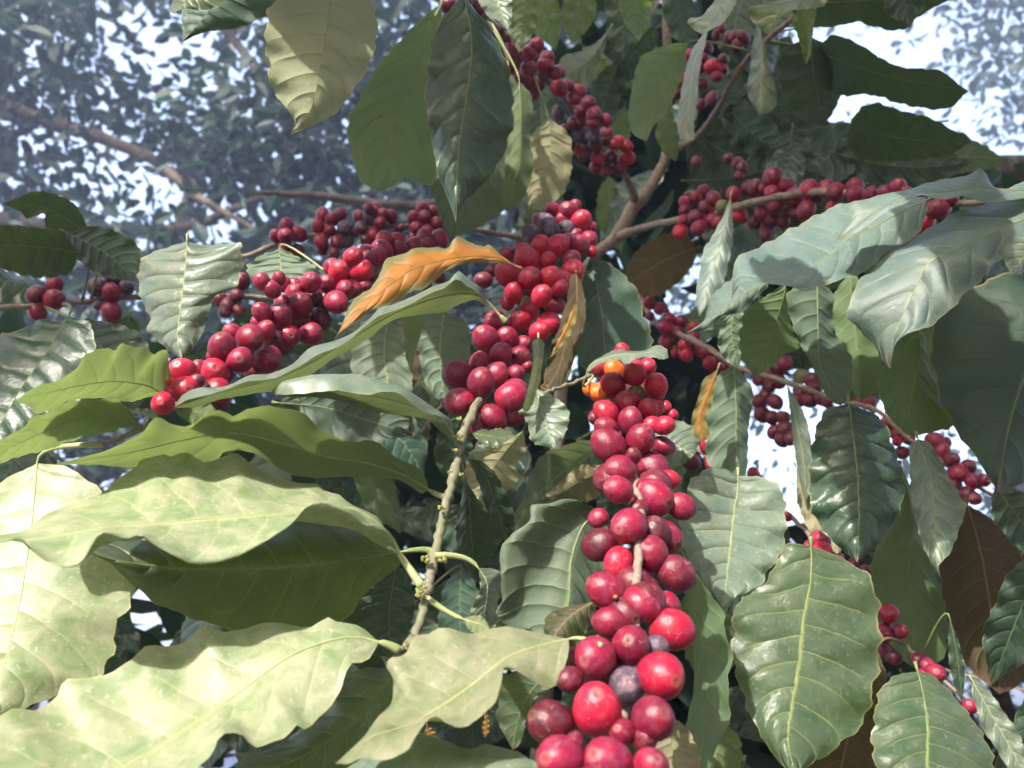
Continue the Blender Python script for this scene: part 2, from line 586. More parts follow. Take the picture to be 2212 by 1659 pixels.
    t0 = (mid[2] - mid[0]).normalized()
    gap = (q - base).length
    for k in range(6):
        f = k / 6
        c = base - t0 * min(0.012, gap * 0.4)
        path.append((1 - f) ** 2 * q + 2 * f * (1 - f) * c + f * f * base)
    rad = [max(rbase * (2.0 - 0.16 * k), petw * (1 - 0.07 * k)) for k in range(6)]
    nm = len(mid)
    path += mid
    rad += [rbase * (0.60 - 0.52 * k / (nm - 1)) for k in range(nm)]
    vs, fs = tube_geo([p - base for p in path], rad, 6)
    link('midrib', mkmesh('midrib', vs, fs), RIBB if mat in 'on' else RIBL if mat in 'lb' else RIB, o)
    b.nleaf += 1
    return o


def pleaf(bk, mat, side, bx, by, tx, ty, wpx, d0, d1, bend=0.0, tilt=0.0, wave=1.3, asym=0.0, **kw):
    """a leaf from base to tip with an ordinary outline; wpx: half width as seen; tilt: depth step across (m); bend: sideways bow"""
    dx, dy = tx - bx, ty - by
    L = math.hypot(dx, dy) or 1
    nx, ny = -dy / L, dx / L
    n = 12
    A, B, M = [], [], []
    k1, k2 = rl.random() * 6, rl.random() * 6
    for i in range(n + 1):
        t = i / n
        bo = bend * L * math.sin(math.pi * t) * 0.5
        x, y = bx + dx * t + nx * bo, by + dy * t + ny * bo
        w_ = wpx * seg_profile(t)
        wa = w_ * (1 + asym) * (1 + 0.07 * math.sin(k1 + 16 * t))
        wb = w_ * (1 - asym) * (1 + 0.07 * math.sin(k2 + 15 * t))
        M.append((x, y))
        if 0 < i < n:
            A.append((x + nx * wa, y + ny * wa)); B.append((x - nx * wb, y - ny * wb))
    return leaf(bk, mat, side, A, M, B, d0, d1, tilt, -tilt, wave=wave, **kw)


# ---------------------------------------------------------------- cherries
OFF = {1: (0, 0), 2: (729, 0), 3: (1456, 0), 4: (0, 540), 5: (729, 540), 6: (1456, 540), 7: (0, 1092), 8: (729, 1092), 9: (1456, 1092)}
K = 0.3418


def cherries(bk, dfun, *groups):
    """groups: (picture tile, 'x,y,r,kind ...') ; dfun(x, y) distance"""
    b = BR[bk]
    L = []
    for tile, s in groups:
        ox, oy = OFF[tile]
        for it in s.split():
            p = it.split(',')
            L.append([ox + float(p[0]) * K, oy + float(p[1]) * K, float(p[2]) * K, p[3] if len(p) > 3 else 'c'])
    n = len(L)
    D = [dfun(x, y) for x, y, r, c in L]
    R = [r * d / FPX for (x, y, r, c), d in zip(L, D)]
    z = [0.0] * n
    # later entries lie nearer; push overlapping neighbours apart in depth
    pairs = []
    for i in range(n):
        for j in range(i + 1, n):
            ds = math.hypot(L[i][0] - L[j][0], L[i][1] - L[j][1]) * D[i] / FPX
            s = (R[i] + R[j]) * 0.98
            if ds < s: pairs.append((i, j, math.sqrt(s * s - ds * ds)))
    for i in range(n):
        if L[i][3] == 'm': z[i] += R[i] * 0.8
    for it in range(60):
        for i, j, need in pairs:
            # the one drawn larger and lower or brighter stays in front
            g = z[i] - z[j]
            e = need * 0.8 - g
            if e > 0:
                z[i] += e * 0.35; z[j] -= e * 0.35
        for i in range(n): z[i] *= 0.97
    for i, (x, y, r, c) in enumerate(L):
        p = P(x, y, D[i] + z[i])
        q = min(b.fine, key=lambda t: (t - p).length)
        ax = (p - q)
        ax = ax.normalized() if ax.length > 1e-6 else Vector((0, -1, 0))
        ax = ax + 0.42 * (CAM - p).normalized() + Vector((rl.uniform(-1, 1), rl.uniform(-1, 1), rl.uniform(-1, 1))) * 0.55
        ax.normalize()
        rot = ax.to_track_quat('Z', 'Y') @ Quaternion((0, 0, 1), rl.random() * 6.28)
        o = link('cherry', rl.choice(CMESH[c]), None, b.root, p - b.root.location)
        o.rotation_mode = 'QUATERNION'
        o.rotation_quaternion = rot
        s = R[i] * 1.03 * (D[i] + z[i]) / D[i]
        o.scale = (s, s, s)
        if c == 'p': o['label'] = 'dark purple overripe cherry'
        if c == 'o': o['label'] = 'orange half ripe cherry'
        if c == 'g': o['label'] = 'green unripe cherry'
        link('calyx_scar', SMESH, None, o)


def lin(x0, d0, x1, d1, axis=0):
    def f(x, y):
        t = (x, y)[axis]
        k = max(-0.15, min(1.15, (t - x0) / (x1 - x0)))
        return d0 + (d1 - d0) * k
    return f


#@@SETTING
# ================================================================ the ground
gm = []
gf = []
G = 40
for i in range(G + 1):
    for j in range(G + 1):
        x, y = -30 + 60 * i / G, -30 + 60 * j / G
        gm.append((x, y, -0.05 + 0.05 * math.sin(x * 0.7) * math.cos(y * 0.9)))
for i in range(G):
    for j in range(G):
        a = i * (G + 1) + j
        gf.append((a, a + G + 1, a + G + 2, a + 1))
tag(link('ground', mkmesh('ground', gm, gf), GROUND), 'brown soil of the coffee plot', 'ground', None, 'structure')
# ================================================================ background trees


def tree_leaf_mat(name, c, cu, tr):
    q = N(name)
    back = q.n('NewGeometry')
    rp = back.outputs['Random Per Island']
    col = q.mix(rp, c, cu)
    bs = q.n('BsdfPrincipled', i_Base_Color=col, i_Roughness=0.6)
    bs.inputs['Specular IOR Level'].default_value = 0.25
    t = q.n('BsdfTranslucent')
    q.set(t.inputs[0], (*tr, 1))
    mx = q.n('MixShader', i_0=0.3)
    q.t.links.new(bs.outputs[0], mx.inputs[1]); q.t.links.new(t.outputs[0], mx.inputs[2])
    q.t.links.new(mx.outputs[0], q.out.inputs[0])
    return q.m


TL1 = tree_leaf_mat('canopy_leaf', (0.012, 0.028, 0.028), (0.025, 0.045, 0.040), (0.03, 0.06, 0.04))  # shade and blue haze are put into the dark bluish colour
TL2 = tree_leaf_mat('canopy_leaf_far', (0.015, 0.030, 0.030), (0.03, 0.048, 0.042), (0.04, 0.07, 0.04))


def crown(rnd, clumps, per, ln, spread):
    V, F = [], []
    for (c, s) in clumps:
        for _ in range(int(per * s * s)):
            p = c + Vector((rnd.gauss(0, 1), rnd.gauss(0, 1), rnd.gauss(0, 0.8))) * spread * s
            l = ln * rnd.uniform(0.7, 1.25)
            w_ = l * rnd.uniform(0.20, 0.28)
            d = Vector((rnd.gauss(0, 1), rnd.gauss(0, 1), rnd.gauss(-0.5, 0.6))).normalized()
            sdir = d.cross(Vector((rnd.gauss(0, 1), rnd.gauss(0, 1), rnd.gauss(0, 1)))).normalized()
            nn = d.cross(sdir)
            b = len(V)
            V += [p, p + d * l * 0.3 + sdir * w_ + nn * w_ * .35, p + d * l * 0.68 + sdir * w_ * 0.85 + nn * w_ * .2 - nn * l * .05, p + d * l - nn * l * 0.14,
                  p + d * l * 0.68 - sdir * w_ * 0.85 + nn * w_ * .2 - nn * l * .05, p + d * l * 0.3 - sdir * w_ + nn * w_ * .35, p + d * l * 0.5 - nn * l * 0.03]
            F += [(b, b + 1, b + 6), (b + 1, b + 2, b + 6), (b + 2, b + 3, b + 6), (b + 3, b + 4, b + 6), (b + 4, b + 5, b + 6), (b + 5, b, b + 6)]
    return V, F


def limb(path, rads, seg=14, lump=0.08):
    full = [tuple(p) + (r,) for p, r in zip(path, rads)]
    fine = [catmull(full, i / 8) for i in range((len(full) - 1) * 8 + 1)]
    return tube_geo([Vector(f[:3]) for f in fine], [f[3] for f in fine], seg, lump=lump)


rt = random.Random(21)
# broad leaved tree to the left
tr1 = empty('shade_tree', (-3.6, 6.2, 0), 'leafy shade tree filling the upper left behind the berries, sky showing through', 'tree')


def tpath(lst):
    return [Vector(p) for p in lst]


def Pl(lst):
    return [tuple(P(*p)) for p in lst]


O1 = Vector((-3.6, 6.2, 0))
v_, f_ = limb([(-3.6, 6.2, 0), (-3.5, 6.1, 1.6), (-3.3, 5.9, 3.2), (-2.9, 5.7, 5.2), (-2.7, 5.6, 7.5)], [0.18, 0.13, 0.10, 0.07, 0.03])
link('trunk', mkmesh('trunk', [Vector(p) - O1 for p in v_], f_), BARK, tr1)
for pth, rd in (
    (Pl([(-900, 300, 5.4), (-300, 430, 5.2), (300, 500, 5.0), (560, 430, 4.8), (680, 405, 4.6)]), [0.08, 0.06, 0.035, 0.022, 0.008]),
    (Pl([(-500, 100, 5.3), (0, 230, 5.0), (300, 330, 4.8), (420, 420, 4.7), (560, 500, 4.6)]), [0.08, 0.05, 0.035, 0.025, 0.01]),
    (Pl([(-300, -200, 5.2), (250, -100, 5.0), (480, 60, 5.0), (600, 240, 4.9), (620, 380, 4.8)]), [0.06, 0.04, 0.03, 0.02, 0.008])):
    v_, f_ = limb(pth, rd)
    link('limb', mkmesh('limb', [Vector(p) - O1 for p in v_], f_), BARK, tr1)
cl = []
for _ in range(560):
    x, y = rt.uniform(-500, 1250), rt.uniform(-300, 1150)
    dd = rt.uniform(4.2, 6.6)
    holes = ((380, 140, 95), (195, 330, 95), (90, 480, 90), (590, 100, 35), (230, 560, 80), (330, 400, 55), (60, 110, 20), (730, 420, 40), (420, 510, 40))
    if any(math.hypot(x - hx, y - hy) < hr + 15 for hx, hy, hr in holes) and rt.random() < 0.95: continue
    cl.append((P(x, y, dd), rt.uniform(0.65, 1.25)))
v_, f_ = crown(rt, cl, 58, 0.125, 0.20)
link('crown', mkmesh('crown', [p - O1 for p in v_], f_, smooth=False), TL1, tr1)
# finer leaved tree to the right
O2 = Vector((5.5, 8.0, 0))
tr2 = empty('shade_tree', O2, 'fine leaved tree at the upper right corner beyond the coffee leaves', 'tree')
v_, f_ = limb([(5.5, 8, 0), (5.4, 8, 2), (5.1, 7.8, 4), (4.9, 7.6, 7)], [0.22, 0.17, 0.13, 0.05])
link('trunk', mkmesh('trunk', [Vector(p) - O2 for p in v_], f_), BARK, tr2)
cl = []
for _ in range(560):
    x, y = rt.uniform(1250, 2700), rt.uniform(-300, 1700)
    dd = rt.uniform(6.8, 9.5)
    holes = ((1880, 105, 90), (1960, 110, 60), (1820, 275, 40), (2105, 275, 35), (1690, 960, 90), (1705, 1050, 60), (2160, 1480, 50), (1980, 930, 40), (2070, 980, 30))
    if any(math.hypot(x - hx, y - hy) < hr + 55 for hx, hy, hr in holes) and rt.random() < 0.985: continue
    cl.append((P(x, y, dd), rt.uniform(0.6, 1.2)))
v_, f_ = crown(rt, cl, 60, 0.13, 0.26)
link('crown', mkmesh('crown', [p - O2 for p in v_], f_, smooth=False), TL2, tr2)
# a stout bare limb crossing behind the coffee plant
O3 = Vector((2.6, 2.3, 0))
tr3 = empty('shade_tree', O3, 'stout pinkish brown limb with lichen crossing behind the coffee leaves at the right', 'tree')
v_, f_ = limb([(2.6, 2.3, -0.05), (2.55, 2.25, 0.8)] + Pl([(2900, 700, 2.0), (2500, 440, 1.95), (2150, 392, 1.9), (1800, 400, 1.95), (1500, 385, 2.0), (1290, 372, 2.1)]),
              [0.14, 0.12, 0.10, 0.075, 0.06, 0.04, 0.03, 0.02])
link('trunk', mkmesh('trunk', [Vector(p) - O3 for p in v_], f_), BARK, tr3)
v_, f_ = limb(Pl([(1290, 372, 2.1), (1100, 420, 2.2), (880, 446, 2.3), (700, 425, 2.35), (560, 415, 2.4)]), [0.02, 0.018, 0.016, 0.012, 0.006])
link('limb', mkmesh('limb', [Vector(p) - O3 for p in v_], f_), BARK, tr3)

#@@BUSHES
def big_leaves(rnd, items):
    '''items: (base, direction, side, length, half width): a folded, bowed leaf of 5 x 5 points each'''
    V, F = [], []
    for p, d, sd, l, hw in items:
        nn = d.cross(sd)
        b = len(V)
        for i in range(7):
            t = i / 6
            w_ = hw * (math.sin(math.pi * min(1, t * 0.93 + 0.03)) ** 0.75) * (1 if t < 0.8 else 1 - (t - 0.8) * 2.5) + 0.0003
            c = p + d * l * t - nn * l * 0.22 * t * t
            for j in (-1, -0.5, 0, 0.5, 1):
                V.append(c + sd * w_ * j + nn * (abs(j) * w_ * 0.35 + 0.05 * w_ * math.sin(9 * t + j)))
        for i in range(6):
            for j in range(4):
                a = b + i * 5 + j
                F.append((a, a + 1, a + 6, a + 5))
    return V, F


def leafy(name, label, cat, org, pts_, per, sp, mat, rnd, ll=(0.10, 0.16), trunk=None, beams=None, gaps=None):
    r_ = empty(name, org, label, cat)
    O = Vector(org)
    items = []
    for c in pts_:
        for _ in range(per):
            p = c + Vector((rnd.gauss(0, sp), rnd.gauss(0, sp), rnd.gauss(0, sp)))
            d = Vector((rnd.gauss(0, 1), rnd.gauss(0, 1), rnd.gauss(-0.9, 0.7))).normalized()
            sd = d.cross(Vector((rnd.gauss(0, .6), rnd.gauss(0, .6), 1))).normalized()
            l = rnd.uniform(*ll)
            if beams:
                m_ = p + d * l * 0.5
                if min(((m_ - b_) - SUND * (m_ - b_).dot(SUND)).length for b_ in beams) < 0.08 + l * 0.42: continue
            if gaps:
                bad = False
                for f_ in (0.0, 0.5, 1.0):
                    v_ = p + d * l * f_ - CAM
                    z_ = max(0.1, v_.dot(FWD))
                    x_, y_ = 1106 + FPX * v_.dot(RGT) / z_, 829.5 - FPX * v_.dot(UPV) / z_
                    if any(math.hypot(x_ - gx, y_ - gy) < gr + (0.2 * l * FPX / z_ if gr > 20 else 8) for gx, gy, gr in gaps): bad = True
                if bad: continue
            items.append((p - O, d, sd, l, l * rnd.uniform(0.19, 0.25)))
    v_, f_ = big_leaves(rnd, items)
    link('crown', mkmesh('crown', v_, f_), mat, r_)
    if trunk:
        v_, f_ = limb(trunk[0], trunk[1])
        link('trunk', mkmesh('trunk', [Vector(p) - O for p in v_], f_), BARK, r_)
    return r_


BL = tree_leaf_mat('bush_leaf', (0.012, 0.036, 0.024), (0.032, 0.060, 0.036), (0.05, 0.10, 0.03))
BGAPS = [(990, 668, 24), (540, 570, 14), (1890, 110, 125), (1990, 80, 80), (1820, 275, 55), (1580, 260, 12), (1605, 820, 17), (1690, 985, 110), (1655, 925, 60), (1710, 1060, 32), (1735, 830, 17), (1740, 865, 32), (1900, 940, 22),
         (1990, 940, 32), (2078, 985, 32), (1955, 1015, 16), (2170, 1075, 40), (2105, 1440, 30), (2160, 1500, 40), (190, 970, 60), (230, 1010, 36), (1215, 85, 9), (1330, 60, 12), (1510, 600, 14), (1490, 650, 10), (430, 730, 12), (1405, 110, 10), (1240, 420, 10)]
rq = random.Random(5)


def zone(n, x0, x1, y0, y1, dlo, dhi, lim):
    out = []
    t = 0
    while len(out) < n and t < n * 40:
        t += 1
        x, y, d = rq.uniform(x0, x1), rq.uniform(y0, y1), rq.uniform(dlo, dhi)
        if not lim(x, y): continue
        if any(math.hypot(x - gx, y - gy) < gr + 50 for gx, gy, gr in BGAPS): continue
        out.append(P(x, y, d))
    return out


leafy('coffee_bush', 'dark leafy coffee bush in the shade filling the lower left behind the big leaves', 'bush', (-0.9, 1.6, 0),
      zone(150, -300, 1000, 700, 1900, 1.2, 1.9, lambda x, y: True), 4, 0.05, BL, rq, gaps=BGAPS, trunk=([(-0.9, 1.6, 0), (-0.88, 1.6, 0.7), (-0.85, 1.65, 1.5)], [0.025, 0.02, 0.008]))
leafy('coffee_bush', 'dark leafy coffee bush in the shade behind the middle of the picture', 'bush', (0.15, 1.75, 0),
      zone(380, 900, 1700, -250, 1900, 1.3, 2.0, lambda x, y: x > 1120 or y > 620), 4, 0.05, BL, rq, gaps=BGAPS, trunk=([(0.15, 1.75, 0), (0.17, 1.72, 0.9), (0.2, 1.7, 2.0)], [0.03, 0.022, 0.01]))
leafy('coffee_bush', 'dark leafy coffee bush in deep shade behind the pale leaves at the right', 'bush', (0.95, 1.6, 0),
      zone(300, 1450, 2500, 200, 1900, 1.2, 1.9, lambda x, y: y > 210 if x < 1900 else y > 360), 4, 0.05, BL, rq, gaps=BGAPS, trunk=([(0.95, 1.6, 0), (0.93, 1.6, 0.9), (0.9, 1.6, 1.9)], [0.03, 0.022, 0.01]))

LIT = [(P(*a)) for a in ((500, 1100, .33), (200, 1150, .3), (400, 1500, .28), (100, 1400, .34), (1000, 1480, .28), (700, 950, .37), (200, 820, .36), (150, 930, .34),
                         (1150, 600, .52), (1080, 800, .46), (1350, 850, .44), (1380, 1000, .4), (1370, 1200, .33), (1300, 1450, .28), (700, 200, .5), (850, 250, .54),
                         (800, 600, .47), (600, 750, .45), (1590, 1150, .43), (1750, 560, .44), (400, 640, .45), (1720, 1450, .4), (300, 1300, .3), (600, 1420, .28), (250, 1600, .25), (850, 1550, .27), (1150, 1420, .28), (330, 1000, .34), (550, 1000, .34), (700, 1100, .34), (550, 900, .38), (900, 680, .45), (1000, 560, .46), (1250, 480, .6), (1300, 1560, .26), (950, 1150, .37), (40, 1250, .33), (1400, 1090, .34), (660, 180, .49), (820, 330, .54), (500, 780, .42), (1600, 1080, .43), (1650, 560, .44), (1900, 520, .44), (2000, 600, .42))]  # spots kept in sun: the added crowns are cut open for them

# unseen leaf clumps added along the sun line to shade the right side
def along(x, y, d, t):
    return P(x, y, d) + SUND * t


sh = [along(*a) for a in ((1650, 150, .75, 1.5), (1850, 200, .75, 1.6), (2050, 200, .75, 1.5), (1700, 330, .8, 1.6), (1900, 360, .8, 1.5), (2150, 300, .7, 1.6),
                          (2150, 750, .5, 1.5), (2200, 950, .5, 1.6), (2050, 900, .7, 1.6), (1750, 850, .7, 1.5), (1880, 1020, .5, 1.5), (1650, 900, .75, 1.6),
                          (2100, 1300, .55, 1.5), (2250, 1150, .6, 1.6), (1500, 560, .8, 1.6), (1300, 200, 1.0, 1.6), (1400, 300, 1.0, 1.5), (2250, 500, .8, 1.6), (1950, 620, .7, 1.5),
                          (1980, 1250, .5, 1.55), (1350, 700, .6, 1.6), (1450, 100, 1.0, 1.5), (1150, 750, .75, 1.6), (1250, 1150, .6, 1.6), (1100, 1000, .7, 1.6))]
leafy('added_shade_tree', 'unseen leafy tree added behind the photographer to shade the right half', 'tree', (0.6, -2.6, 0), sh, 14, 0.07, BL, rq, ll=(0.10, 0.15), beams=LIT,
      trunk=([(0.6, -2.6, 0), (0.6, -2.5, 1.6), (0.4, -1.9, 2.7), (0.1, -0.9, 2.95)], [0.09, 0.07, 0.04, 0.012]))

# unseen trees added to block sky light, cut open along the sun lines
rs = random.Random(11)
TREES = [('added_shade_tree', 'unseen shade tree added behind the photographer on the left', (-3.2, -2.6, 0), -1, []), ('added_shade_tree', 'unseen shade tree added behind the photographer on the right', (3.0, -2.4, 0), 1, [])]
for _ in range(1000):
    az_, el_ = rs.uniform(math.radians(75), math.radians(285)), math.asin(rs.uniform(0.12, 1.0))
    r_ = rs.uniform(2.8, 4.6)
    c = CAM + r_ * Vector((math.sin(az_) * math.cos(el_), math.cos(az_) * math.cos(el_), math.sin(el_)))
    if c.y > 0.6 and c.z < 5: continue
    TREES[0 if c.x < 0 else 1][4].append(c)
for nm_, lb_, og_, sg_, cs_ in TREES:
    leafy(nm_, lb_, 'tree', og_, cs_, 14, 0.16, BL, rs, ll=(0.16, 0.26), beams=LIT,
          trunk=([og_, (og_[0] * 0.97, og_[1], 1.5), (og_[0] * 0.85, og_[1] * 0.9, 3.2), (og_[0] * 0.5, og_[1] * 0.6, 4.6)], [0.2, 0.16, 0.1, 0.03]))

#@@COFFEE
G1 = 'coffee branches loaded with ripe cherries'
G2 = 'leafy coffee shoots in the background'
# main woody stem
branch('trunk', 'coffee_bush', 'brown woody forked main stem of the coffee bush right of the centre', 'bush',
       [(1150, 1900, 1.05), (1190, 1300, 1.02), (1215, 800, 1.0), (1255, 620, 0.98), (1283, 557, 0.96), (1331, 510, 0.95), (1372, 444, 0.95), (1405, 405, 0.95), (1440, 330, 0.95), (1442, 220, 0.95), (1440, 40, 0.95), (1440, -200, 0.95)],
       [22, 18, 14, 13, 13, 13, 15, 12, 11, 10, 9, 6], STEM, part='trunk')
branch('hero', 'coffee_branch', 'nearest hanging branch packed with crimson cherries down to the bottom edge', 'branch',
       [(1300, 800, 0.475), (1370, 800, 0.47), (1372, 880, 0.43), (1366, 1000, 0.375), (1385, 1110, 0.34), (1376, 1240, 0.315), (1372, 1340, 0.30), (1350, 1500, 0.275), (1335, 1720, 0.25)],
       [5, 7, 8, 8, 9, 10, 10, 10, 10], STEM, G1, back=0.03)
branch('mid', 'coffee_branch', 'branch with bright red cherries above and a bare jointed stem below, left of centre', 'branch',
       [(1283, 500, 0.80), (1250, 490, 0.66), (1215, 540, 0.56), (1140, 640, 0.52), (1110, 740, 0.49), (1060, 830, 0.455), (1026, 882, 0.43), (999, 940, 0.415), (992, 977, 0.405), (982, 1018, 0.395), (968, 1073, 0.385), (951, 1143, 0.37), (937, 1205, 0.36), (924, 1263, 0.35), (918, 1300, 0.345), (903, 1359, 0.335), (883, 1395, 0.33), (862, 1406, 0.328)],
       [9, 9, 9, 9, 9, 9, 9, 10, 8, 9, 9, 10, 10, 10, 10, 10, 10, 7], STEMG, G1, back=lambda p: 0.03 if p[1] < 860 else 0.0, joints=((990, 948), (982, 1020), (936, 1200), (920, 1275), (885, 1392)))
branch('left', 'coffee_branch', 'branch of crimson cherries running down to the left behind a sage green leaf', 'branch',
       [(1080, 560, 0.66), (980, 550, 0.60), (880, 560, 0.56), (790, 595, 0.53), (701, 640, 0.50), (640, 685, 0.48), (590, 730, 0.46), (500, 790, 0.43), (430, 845, 0.405), (360, 885, 0.39), (300, 930, 0.38), (220, 960, 0.37)],
       [8, 8, 8, 8, 8, 8, 8, 7, 7, 6, 6, 4], STEM, G1)
branch('bleft', 'coffee_branch', 'thin farther branch with small dark cherry clusters against the sky, upper left of centre', 'branch',
       [(1160, 520, 0.85), (1050, 500, 0.80), (960, 488, 0.76), (850, 489, 0.74), (740, 500, 0.72), (640, 515, 0.70), (590, 530, 0.70), (530, 553, 0.69), (420, 575, 0.68)],
       [6, 6, 6, 6, 6, 5.5, 5, 5, 3], STEM, G1)
branch('fleft', 'coffee_branch', 'grey twig at the left edge with two small clusters of cherries', 'branch',
       [(640, 655, 0.74), (570, 645, 0.72), (513, 640, 0.70), (420, 640, 0.68), (300, 641, 0.65), (140, 656, 0.62), (60, 662, 0.60), (-60, 668, 0.58)],
       [7, 7, 6, 6, 6, 6, 6, 5], STEM, G1)
branch('upc', 'coffee_branch', 'branch with a chain of small red cherries sloping from the top to the woody stem', 'branch',
       [(1374, 440, 0.95), (1360, 400, 0.92), (1340, 365, 0.89), (1300, 320, 0.86), (1250, 262, 0.81), (1215, 205, 0.76), (1150, 140, 0.70), (1095, 82, 0.65), (1040, 30, 0.61), (960, -60, 0.56)],
       [8, 7.5, 7, 7, 7, 7, 7, 7, 7, 6], STEM, G1)
branch('rup', 'coffee_branch', 'horizontal branch with a row of cherries above the big pale leaves at the right', 'branch',
       [(1331, 512, 0.95), (1395, 490, 0.90), (1464, 476, 0.84), (1540, 462, 0.77), (1640, 434, 0.70), (1760, 415, 0.66), (1880, 422, 0.62), (1990, 440, 0.58), (2080, 440, 0.54), (2240, 420, 0.47)],
       [9, 8, 8, 8, 8, 8, 8, 8, 7, 6], STEM, G1)
branch('diag', 'coffee_branch', 'thin branch of dark cherries crossing the bright gap down to the right edge', 'branch',
       [(1330, 600, 0.95), (1380, 640, 0.92), (1415, 695, 0.88), (1470, 722, 0.84), (1530, 752, 0.80), (1600, 795, 0.77), (1700, 825, 0.74), (1800, 862, 0.72), (1890, 885, 0.71), (1960, 945, 0.70), (2040, 1000, 0.70), (2130, 1062, 0.69), (2260, 1120, 0.68)],
       [7, 6, 6, 6, 6, 6, 6, 5, 5, 5, 5, 4, 3], STEM, G1)
branch('upr', 'coffee_branch', 'shaded twig with dark red cherries behind narrow pale leaves at the top right', 'branch',
       [(1440, 330, 0.95), (1500, 300, 0.90), (1540, 250, 0.86), (1580, 180, 0.80), (1620, 120, 0.74), (1680, 66, 0.68), (1760, 0, 0.62), (1850, -80, 0.58)],
       [8, 7, 6, 6, 6, 6, 6, 5], STEM, G1)
branch('lowr', 'coffee_branch', 'branch with a few cherries half hidden behind the large veined leaves, lower right', 'branch',
       [(1480, 950, 0.70), (1560, 1010, 0.64), (1690, 1100, 0.57), (1760, 1165, 0.53), (1850, 1240, 0.50), (1905, 1330, 0.48), (1960, 1400, 0.46), (2010, 1440, 0.45), (2090, 1520, 0.43), (2200, 1620, 0.40)],
       [5, 5, 5, 4.5, 4.5, 4, 4, 4, 4, 4], STEM, G1, back=0.035)
branch('twig', 'coffee_branch', 'slender green twig with curled leaves between the two main cherry clusters', 'branch',
       [(1330, 790, 0.50), (1283, 810, 0.465), (1235, 828, 0.45), (1187, 845, 0.435), (1160, 850, 0.43)],
       [4, 4.5, 4, 4, 3], STEMG)
BGB = [
    ('bg1', 'leafy coffee shoot behind the upper centre cherries', [(1500, -150, 1.2), (1400, 40, 1.15), (1300, 180, 1.1), (1200, 330, 1.1)]),
    ('bg2', 'leafy coffee shoot in deep shade at the upper right', [(1480, 420, 1.2), (1650, 340, 1.12), (1800, 300, 1.05), (2050, 260, 1.0)]),
    ('bg3', 'leafy coffee shoot hanging behind the middle of the bush', [(1250, 560, 1.15), (1080, 720, 1.0), (950, 880, 0.9), (820, 1050, 0.82)]),
    ('bg4', 'leafy coffee shoot in shade behind the left cherry branch', [(700, 700, 1.0), (500, 760, 0.9), (300, 830, 0.82), (60, 900, 0.75)]),
    ('bg5', 'leafy coffee shoot behind the lowest cherries', [(1250, 950, 1.0), (1250, 1150, 0.9), (1250, 1400, 0.8), (1300, 1700, 0.7)]),
    ('bg6', 'leafy coffee shoot at the lower right behind the veined leaves', [(1500, 900, 1.05), (1700, 1250, 0.9), (1900, 1400, 0.8), (2250, 1500, 0.7)]),
    ('bg7', 'leafy coffee shoot at the lower left under the big dusty leaves', [(900, 1300, 0.8), (600, 1400, 0.7), (300, 1450, 0.62), (0, 1600, 0.55)]),
    ('bg8', 'leafy coffee shoot behind the pale leaves at the right edge', [(1600, 620, 1.05), (1800, 740, 0.95), (2000, 820, 0.88), (2250, 900, 0.8)]),
]
for k_, lb_, pa_ in BGB:
    branch(k_, 'coffee_branch', lb_, 'branch', pa_, [4, 3.5, 3.5, 2.5], STEM, G2)

# ---------------------------------------------------------------- cherries
cherries('hero', lin(780, 0.455, 1650, 0.262, 1),
 (5, "1650,750,50,c 1640,1060,50,m 1800,640,50,r 1750,760,62,o 1955,740,58,r 1880,780,72,r 2015,860,75,r 1600,880,48,o 1660,900,62,o 1740,860,80,r 1890,900,50,g 2000,1000,60,r 1830,965,84,r 1700,1030,78,r 1960,1005,66,r 1980,1110,55,r 2065,1110,62,r 1700,1130,72,c 1850,1080,78,c 2080,1245,50,c 2050,1240,64,c 1715,1240,108,c 1915,1195,92,c 1785,1390,92,c 1985,1380,106,c 2100,1450,60,r 1775,1515,88,c 2170,1620,84,c 1985,1565,126,c 1870,1300,50,m 1900,1640,60,m"),
 (8, "1650,80,60,c 1950,520,80,m 1660,250,106,m 1840,130,112,c 2060,200,112,c 2140,425,112,m 1975,312,118,c 1775,362,94,r 2080,640,88,c 1700,535,114,c 1915,625,112,c 2110,785,128,r 2010,900,80,p 1730,740,102,c 1450,1000,100,m 1470,1100,80,m 1855,885,122,c 1630,960,128,c 1830,1140,118,p 2040,1075,144,r 1940,1470,84,m 1800,1430,84,c 1990,1350,134,c 1350,1375,138,m 1640,1290,158,r 1500,1500,70,m 1410,1600,144,c 1980,1650,112,c 1710,1630,154,c 1560,1780,110,m 1300,1800,110,c"))


def fillers(bk, i0, i1, step, rpx, off):
    b = BR[bk]
    for i in range(i0, i1, step):
        p0 = b.fine[i]
        dd = (p0 - CAM).dot(FWD)
        for k in range(2):
            r = rpx(p0) * dd / FPX * rl.uniform(0.85, 1.1)
            a = rl.choice((-1, 1))
            p = p0 + RGT * rl.uniform(-1, 1) * off * r + UPV * rl.uniform(-0.6, 0.6) * r + FWD * r * rl.uniform(0.3, 1.0)
            o = link('cherry', rl.choice(CMESH['m']), None, b.root, p - b.root.location)
            o.rotation_euler = (rl.random() * 6, rl.random() * 6, 0)
            o.scale = (r, r, r)
            link('calyx_scar', SMESH, None, o)


